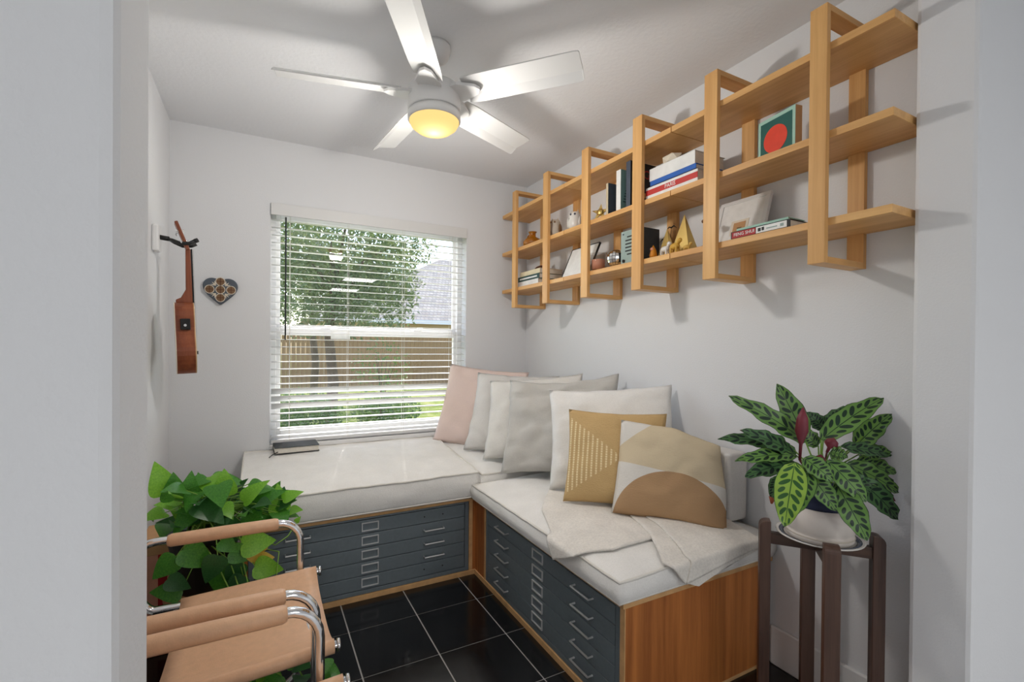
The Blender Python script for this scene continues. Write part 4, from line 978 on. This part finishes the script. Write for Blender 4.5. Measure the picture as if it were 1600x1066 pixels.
# vines that trail to the floor below the armchair seats
fl_pts = [(385, 1052, .16), (405, 1045, .14), (425, 1048, .13), (440, 1056, .10), (372, 1060, .12), (450, 1040, .10), (415, 1060, .08), (395, 1064, .06), (507, 1030, .17), (505, 1048, .13), (462, 1040, .14), (472, 1056, .10)]
for (u, v, z) in fl_pts:
    p_ = pZ(u, v, z); d = Vector((rg.uniform(-.6, .6), rg.uniform(-.8, 0), rg.uniform(-.1, .5))); pothos_leaf(p_, d, Vector((0, -.5, .9)), rg.uniform(.06, .08), rg.choice(['pothos', 'pothos_light', 'pothos_dark']), False)
def vine(pts): MB().tube([Vector(p)-PO for p in pts], .0025, 5).build('vine', 'stem', po, True)
fp = [pZ(u, v, z) for (u, v, z) in fl_pts]
for k in range(0, 12, 2): vine([ptop+Vector((.03*k/6, -.09, .0)), (PP.x+.05+.02*k, -1.13, .46), (-1.84+.008*k, -1.225, .27), fp[k], fp[k+1]])
vine([ptop+Vector((.05, -.05, .02)), pY(400, 838, -1.1), pY(430, 852, -1.1), pY(450, 838, -1.08), pY(466, 812, -1.02)])
pothos_leaf(pY(462, 816, -1.03), Vector((.4, -.2, .5)), Vector((0, -.9, .3)), .028, 'pothos_light', False)
# boxes wedged behind the chair at the wall
bx_ = thing('storage_box', 'terracotta cardboard box with red side stripe behind the armchair', 'box', (-2.155, -.69, 0))
MB().box(-.07, .07, -.12, .12, 0, .44).build('box_body', 'pinkbox', bx_, False, .003); MB().box(.0, .03, -.1212, -.12, .02, .42).build('stripe', 'crimson', bx_); MB().box(-.072, .072, -.122, .122, .40, .443).build('lid', 'tan', bx_, False, .003)

# ------------------------------------------------------------------ ukulele on its wall hanger
UY = -.42
uk = thing('ukulele', 'small mahogany ukulele hanging edge-on from the wall hook', 'ukulele', (-2.11, UY, 1.091)); uk.rotation_euler = (0, -.04, .145)
def uke_w(t_):   # half width along the body, 0 bottom .. 1 top
    return .118*math.sqrt(max(0, 1-((t_-.32)/.33)**2)) if t_ < .32 else (.118-.036*(.5-.5*math.cos(PI*(t_-.32)/.33)) if t_ < .65 else (.082+.008*math.sin(PI*(t_-.65)/.5) if t_ < .86 else .088*math.sqrt(max(0, 1-((t_-.86)/.14)**2))))
ts = [0]+[.32*(1-math.cos(PI/2*k/8)) for k in range(1, 9)]+[.32+.54*k/10 for k in range(1, 11)]+[.86+.14*math.sin(PI/2*k/6) for k in range(1, 7)]
BH = .335; bout = [(uke_w(t_), t_*BH) for t_ in ts]+[(-uke_w(t_), t_*BH) for t_ in reversed(ts[1:-1])]
MB().prism(bout, lambda a, c: (-.036, a, c), lambda a, c: (.034, a, c)).build('body', 'mahogany', uk)
so_ = MB().prism(bout, lambda a, c: (.034, a*1.01, c), lambda a, c: (.038, a*1.01, c)).build('soundboard', 'tan', uk); MB().prism(bout, lambda a, c: (-.039, a*1.01, c), lambda a, c: (-.036, a*1.01, c)).build('binding', 'bone', uk); MB().prism(bout, lambda a, c: (.038, a*1.01, c), lambda a, c: (.0395, a*1.01, c)).build('binding', 'bone', uk)
MB().lathe([(.030, 0), (.030, .0008), (.001, .0009)], 20).xf(Matrix.Translation((.0395, 0, .20)) @ Matrix.Rotation(PI/2, 4, 'Y')).build('sound_hole', 'black', uk)
nk = MB(); nk.prism([(.012, BH-.004), (.036, BH-.004), (.036, BH+.25), (.016, BH+.25), (.010, BH+.06), (-.010, BH+.022), (-.030, BH+.012), (-.030, BH-.004)], lambda a, c: (a, -.020, c), lambda a, c: (a, .020, c)); nk.build('neck', 'mahogany', uk, False, .004)
MB().box(.036, .042, -.020, .020, BH-.06, BH+.25).build('fretboard', 'black', uk)
for k in range(9): MB().box(.042, .0432, -.019, .019, BH-.03+.03*k, BH-.0285+.03*k).build('fret', 'nickel', uk)
hd = MB().box(-.007, .007, -.032, .032, 0, .135); hd.xf(Matrix.Translation((.027, 0, BH+.245)) @ Matrix.Rotation(-.33, 4, 'Y')); hd.build('headstock', 'mahogany', uk, False, .003)
for s in (-1, 1):
    for zz in (.04, .09):
        M_ = Matrix.Translation((.027, 0, BH+.245)) @ Matrix.Rotation(-.33, 4, 'Y'); q = MB().tube([(-.016, s*.02, zz), (.018, s*.02, zz)], .003, 6); q.tube([(-.016, s*.02, zz), (-.016, s*.045, zz)], .003, 6); q.ball((-.016, s*.05, zz), .008, 8, 6, (.5, 1, 1.2)); q.xf(M_); q.build('tuner', 'chrome', uk, True)
MB().box(.0395, .048, -.04, .04, .09, .105).build('bridge', 'black', uk)
for k in range(4): yy = -.012+.008*k; MB().tube([(.046, yy, .10), (.046, yy, BH+.25)], .0006, 4).build('string', 'cord', uk)
MB().box(-.018, .020, -.0965, -.080, .205, .255).build('preamp', 'black', uk, False, .002)
MB().tube([(.0, -.0965, .225), (.0, -.100, .225)], .006, 8).build('preamp_knob', 'nickel', uk)
hk = thing('guitar_hanger', 'white wall plate with black padded yoke holding the ukulele', 'hanger', (-W, UY, 1.70))
MB().box(0, .028, -.035, .035, -.045, .075).build('wall_plate', 'white_plastic', hk, False, .008)
MB().tube([(.026, 0, .022), (.062, 0, .018)], .011, 10).build('arm_collar', 'black_metal', hk, True)
for s in (-1, 1): MB().tube([(.06, 0, .018), (.08, s*.028, .008), (.11, s*.034, -.004), (.145, s*.034, .0), (.165, s*.034, .012)], [.007, .008, .0085, .0085, .009], 8).build('yoke_arm', 'black_metal', hk, True)
MB().tube([(.165, -.034, .012), (.178, -.03, .02)], .010, 8).build('yoke_tip', 'black_plastic', hk, True)

# ------------------------------------------------------------------ heart plaque
hp = thing('heart_plaque', 'grey ceramic heart with five brown cross medallions on the wall', 'wall ornament', (-2.002, -.001, 1.534))
ho = []
for k in range(48):
    q = 2*PI*k/48; x = 16*math.sin(q)**3; z = 13*math.cos(q)-5*math.cos(2*q)-2*math.cos(3*q)-.6*math.cos(4*q); k1 = (x/16*.088, (z+2.5)/14.2*.082); k2 = (.080*math.sin(q), .074*math.cos(q)-.006); ho.append((k1[0]*.62+k2[0]*.38, k1[1]*.62+k2[1]*.38))
ho = [(x, z*1.0) for x, z in ho]
hb = MB().prism(ho, lambda a, c: (a, 0, c), lambda a, c: (a, -.022, c)).build('plaque', 'greyheart', hp, False, .006)
def disc(mb, cx, cz, r1, r0, y, n=22):
    o = len(mb.v)
    for k in range(n):
        q = 2*PI*k/n
        for rr, yy in ((r1, y), (r1, y-.003), (r0, y-.003), (r0, y)): mb.v.append((cx+rr*math.cos(q), yy, cz+rr*math.sin(q)))
    for k in range(n):
        for j in range(4): mb.f.append((o+4*k+j, o+4*k+(j+1) % 4, o+4*((k+1) % n)+(j+1) % 4, o+4*((k+1) % n)+j))
    return mb
for (dx, dz) in ((0, 0), (0, .045), (0, -.045), (-.052, 0), (.052, 0)):
    md = MB().lathe([(.0202, 0), (.0202, .003), (.001, .004)], 20); md.xf(Matrix.Translation((dx, -.0215, dz+.002)) @ Matrix.Rotation(PI/2, 4, 'X')); mo = md.build('medallion', 'cafe', hp)
    disc(MB(), dx, dz+.002, .0240, .0205, -.0215).build('medallion_ring', 'bone', mo)
    MB().box(dx-.0205, dx+.0205, -.0262, -.0245, dz+.0005, dz+.0035).box(dx-.0015, dx+.0015, -.0262, -.0245, dz-.0185, dz+.0225).build('medallion_cross', 'brown', mo)
for sx in (-1, 1):
    for sz_ in (-1, 1):
        lf = MB()
        for a_ in (-.55, 0, .55):
            q = math.atan2(sz_, sx)+a_; c0 = (sx*.022, sz_*.022+.002); c1 = (c0[0]+.026*math.cos(q), c0[1]+.026*math.sin(q)); lf.tube([(c0[0], -.0222, c0[1]), ((c0[0]+c1[0])/2, -.024, (c0[1]+c1[1])/2), (c1[0], -.0222, c1[1])], [.0022, .0036, .001], 6)
        lf.build('leaf_ornament', 'bone', hp, True)

# ------------------------------------------------------------------ ceiling fan
FC = Vector((-1.178, -1.238, H))
fan = thing('ceiling_fan', 'white five-blade ceiling fan with a glowing warm lamp', 'ceiling fan', FC)
MB().lathe([(.001, 0), (.062, 0), (.064, -.012), (.055, -.048), (.03, -.066), (.001, -.068)], 32).build('canopy', 'white_paint', fan, True)
MB().tube([(0, 0, -.06), (0, 0, -.17)], .013, 12).build('downrod', 'white_paint', fan, True)
MB().ball((0, 0, -.066), .02, 12, 8).build('ball_joint', 'chrome', fan, True)
MB().lathe([(.001, -.158), (.05, -.16), (.098, -.168), (.104, -.178), (.106, -.262), (.104, -.266), (.001, -.266)], 40).build('motor_housing', 'white_paint', fan, True)
lk = MB().lathe([(.001, -.266), (.100, -.266), (.102, -.272), (.106, -.274), (.106, -.300), (.102, -.304), (.001, -.302)], 40).build('lamp_ring', 'white_paint', fan, True)
MB().lathe([(.100, -.300), (.100, -.306), (.092, -.322), (.072, -.338), (.04, -.348), (.001, -.351)], 40).build('lamp_lens', 'lamp_lens', lk, True)
ld = bpy.data.lights.new('fan_lamp', 'POINT'); ld.energy = 12; ld.color = (1, .955, .90); ld.shadow_soft_size = .06
lo = bpy.data.objects.new('fan_lamp', ld); COL.objects.link(lo); lo.parent = fan; lo.location = (0, 0, -.375)
zb_ = -.190
for k in range(5):
    q = math.radians(24+72*k); M_ = Matrix.Rotation(q, 4, 'Z')
    sec = [(-.058, .012), (.030, -.006), (.062, -.030)]      # flat blade with a turned-down edge
    bd = MB(); xs = [.135, .2, .35, .5, .575, .59, .594]; scl = [.92, 1, 1, 1, 1, .96, .86]
    for side in (0, 1):
        o_ = len(bd.v)
        for x, s in zip(xs, scl):
            for (y, z) in sec: bd.v.append((x, y*s, z*s+zb_-(.005*side)))
        for i in range(len(xs)-1):
            for j in range(2): a = o_+i*3+j; bd.f.append((a, a+3, a+4, a+1))
    n_ = len(xs)*3
    for i in range(len(xs)-1):
        for j in (0, 2): a = i*3+j; bd.f.append((a, a+3, a+3+n_, a+n_))
    for i in (0, len(xs)-1):
        for j in range(2): a = i*3+j; bd.f.append((a, a+1, a+1+n_, a+n_))
    bd.xf(M_); bo_ = bd.build('blade', 'blade_white', fan, False, .0015)
    ar = MB(); ar.prism([(.07, -.045), (.12, -.052), (.185, -.022), (.20, 0), (.185, .022), (.12, .045), (.07, .045)], lambda x, y: (x, y, zb_-.010-.16*y), lambda x, y: (x, y, zb_-.022-.16*y)); ar.xf(M_); ar.build('blade_arm', 'white_paint', bo_, False, .002)
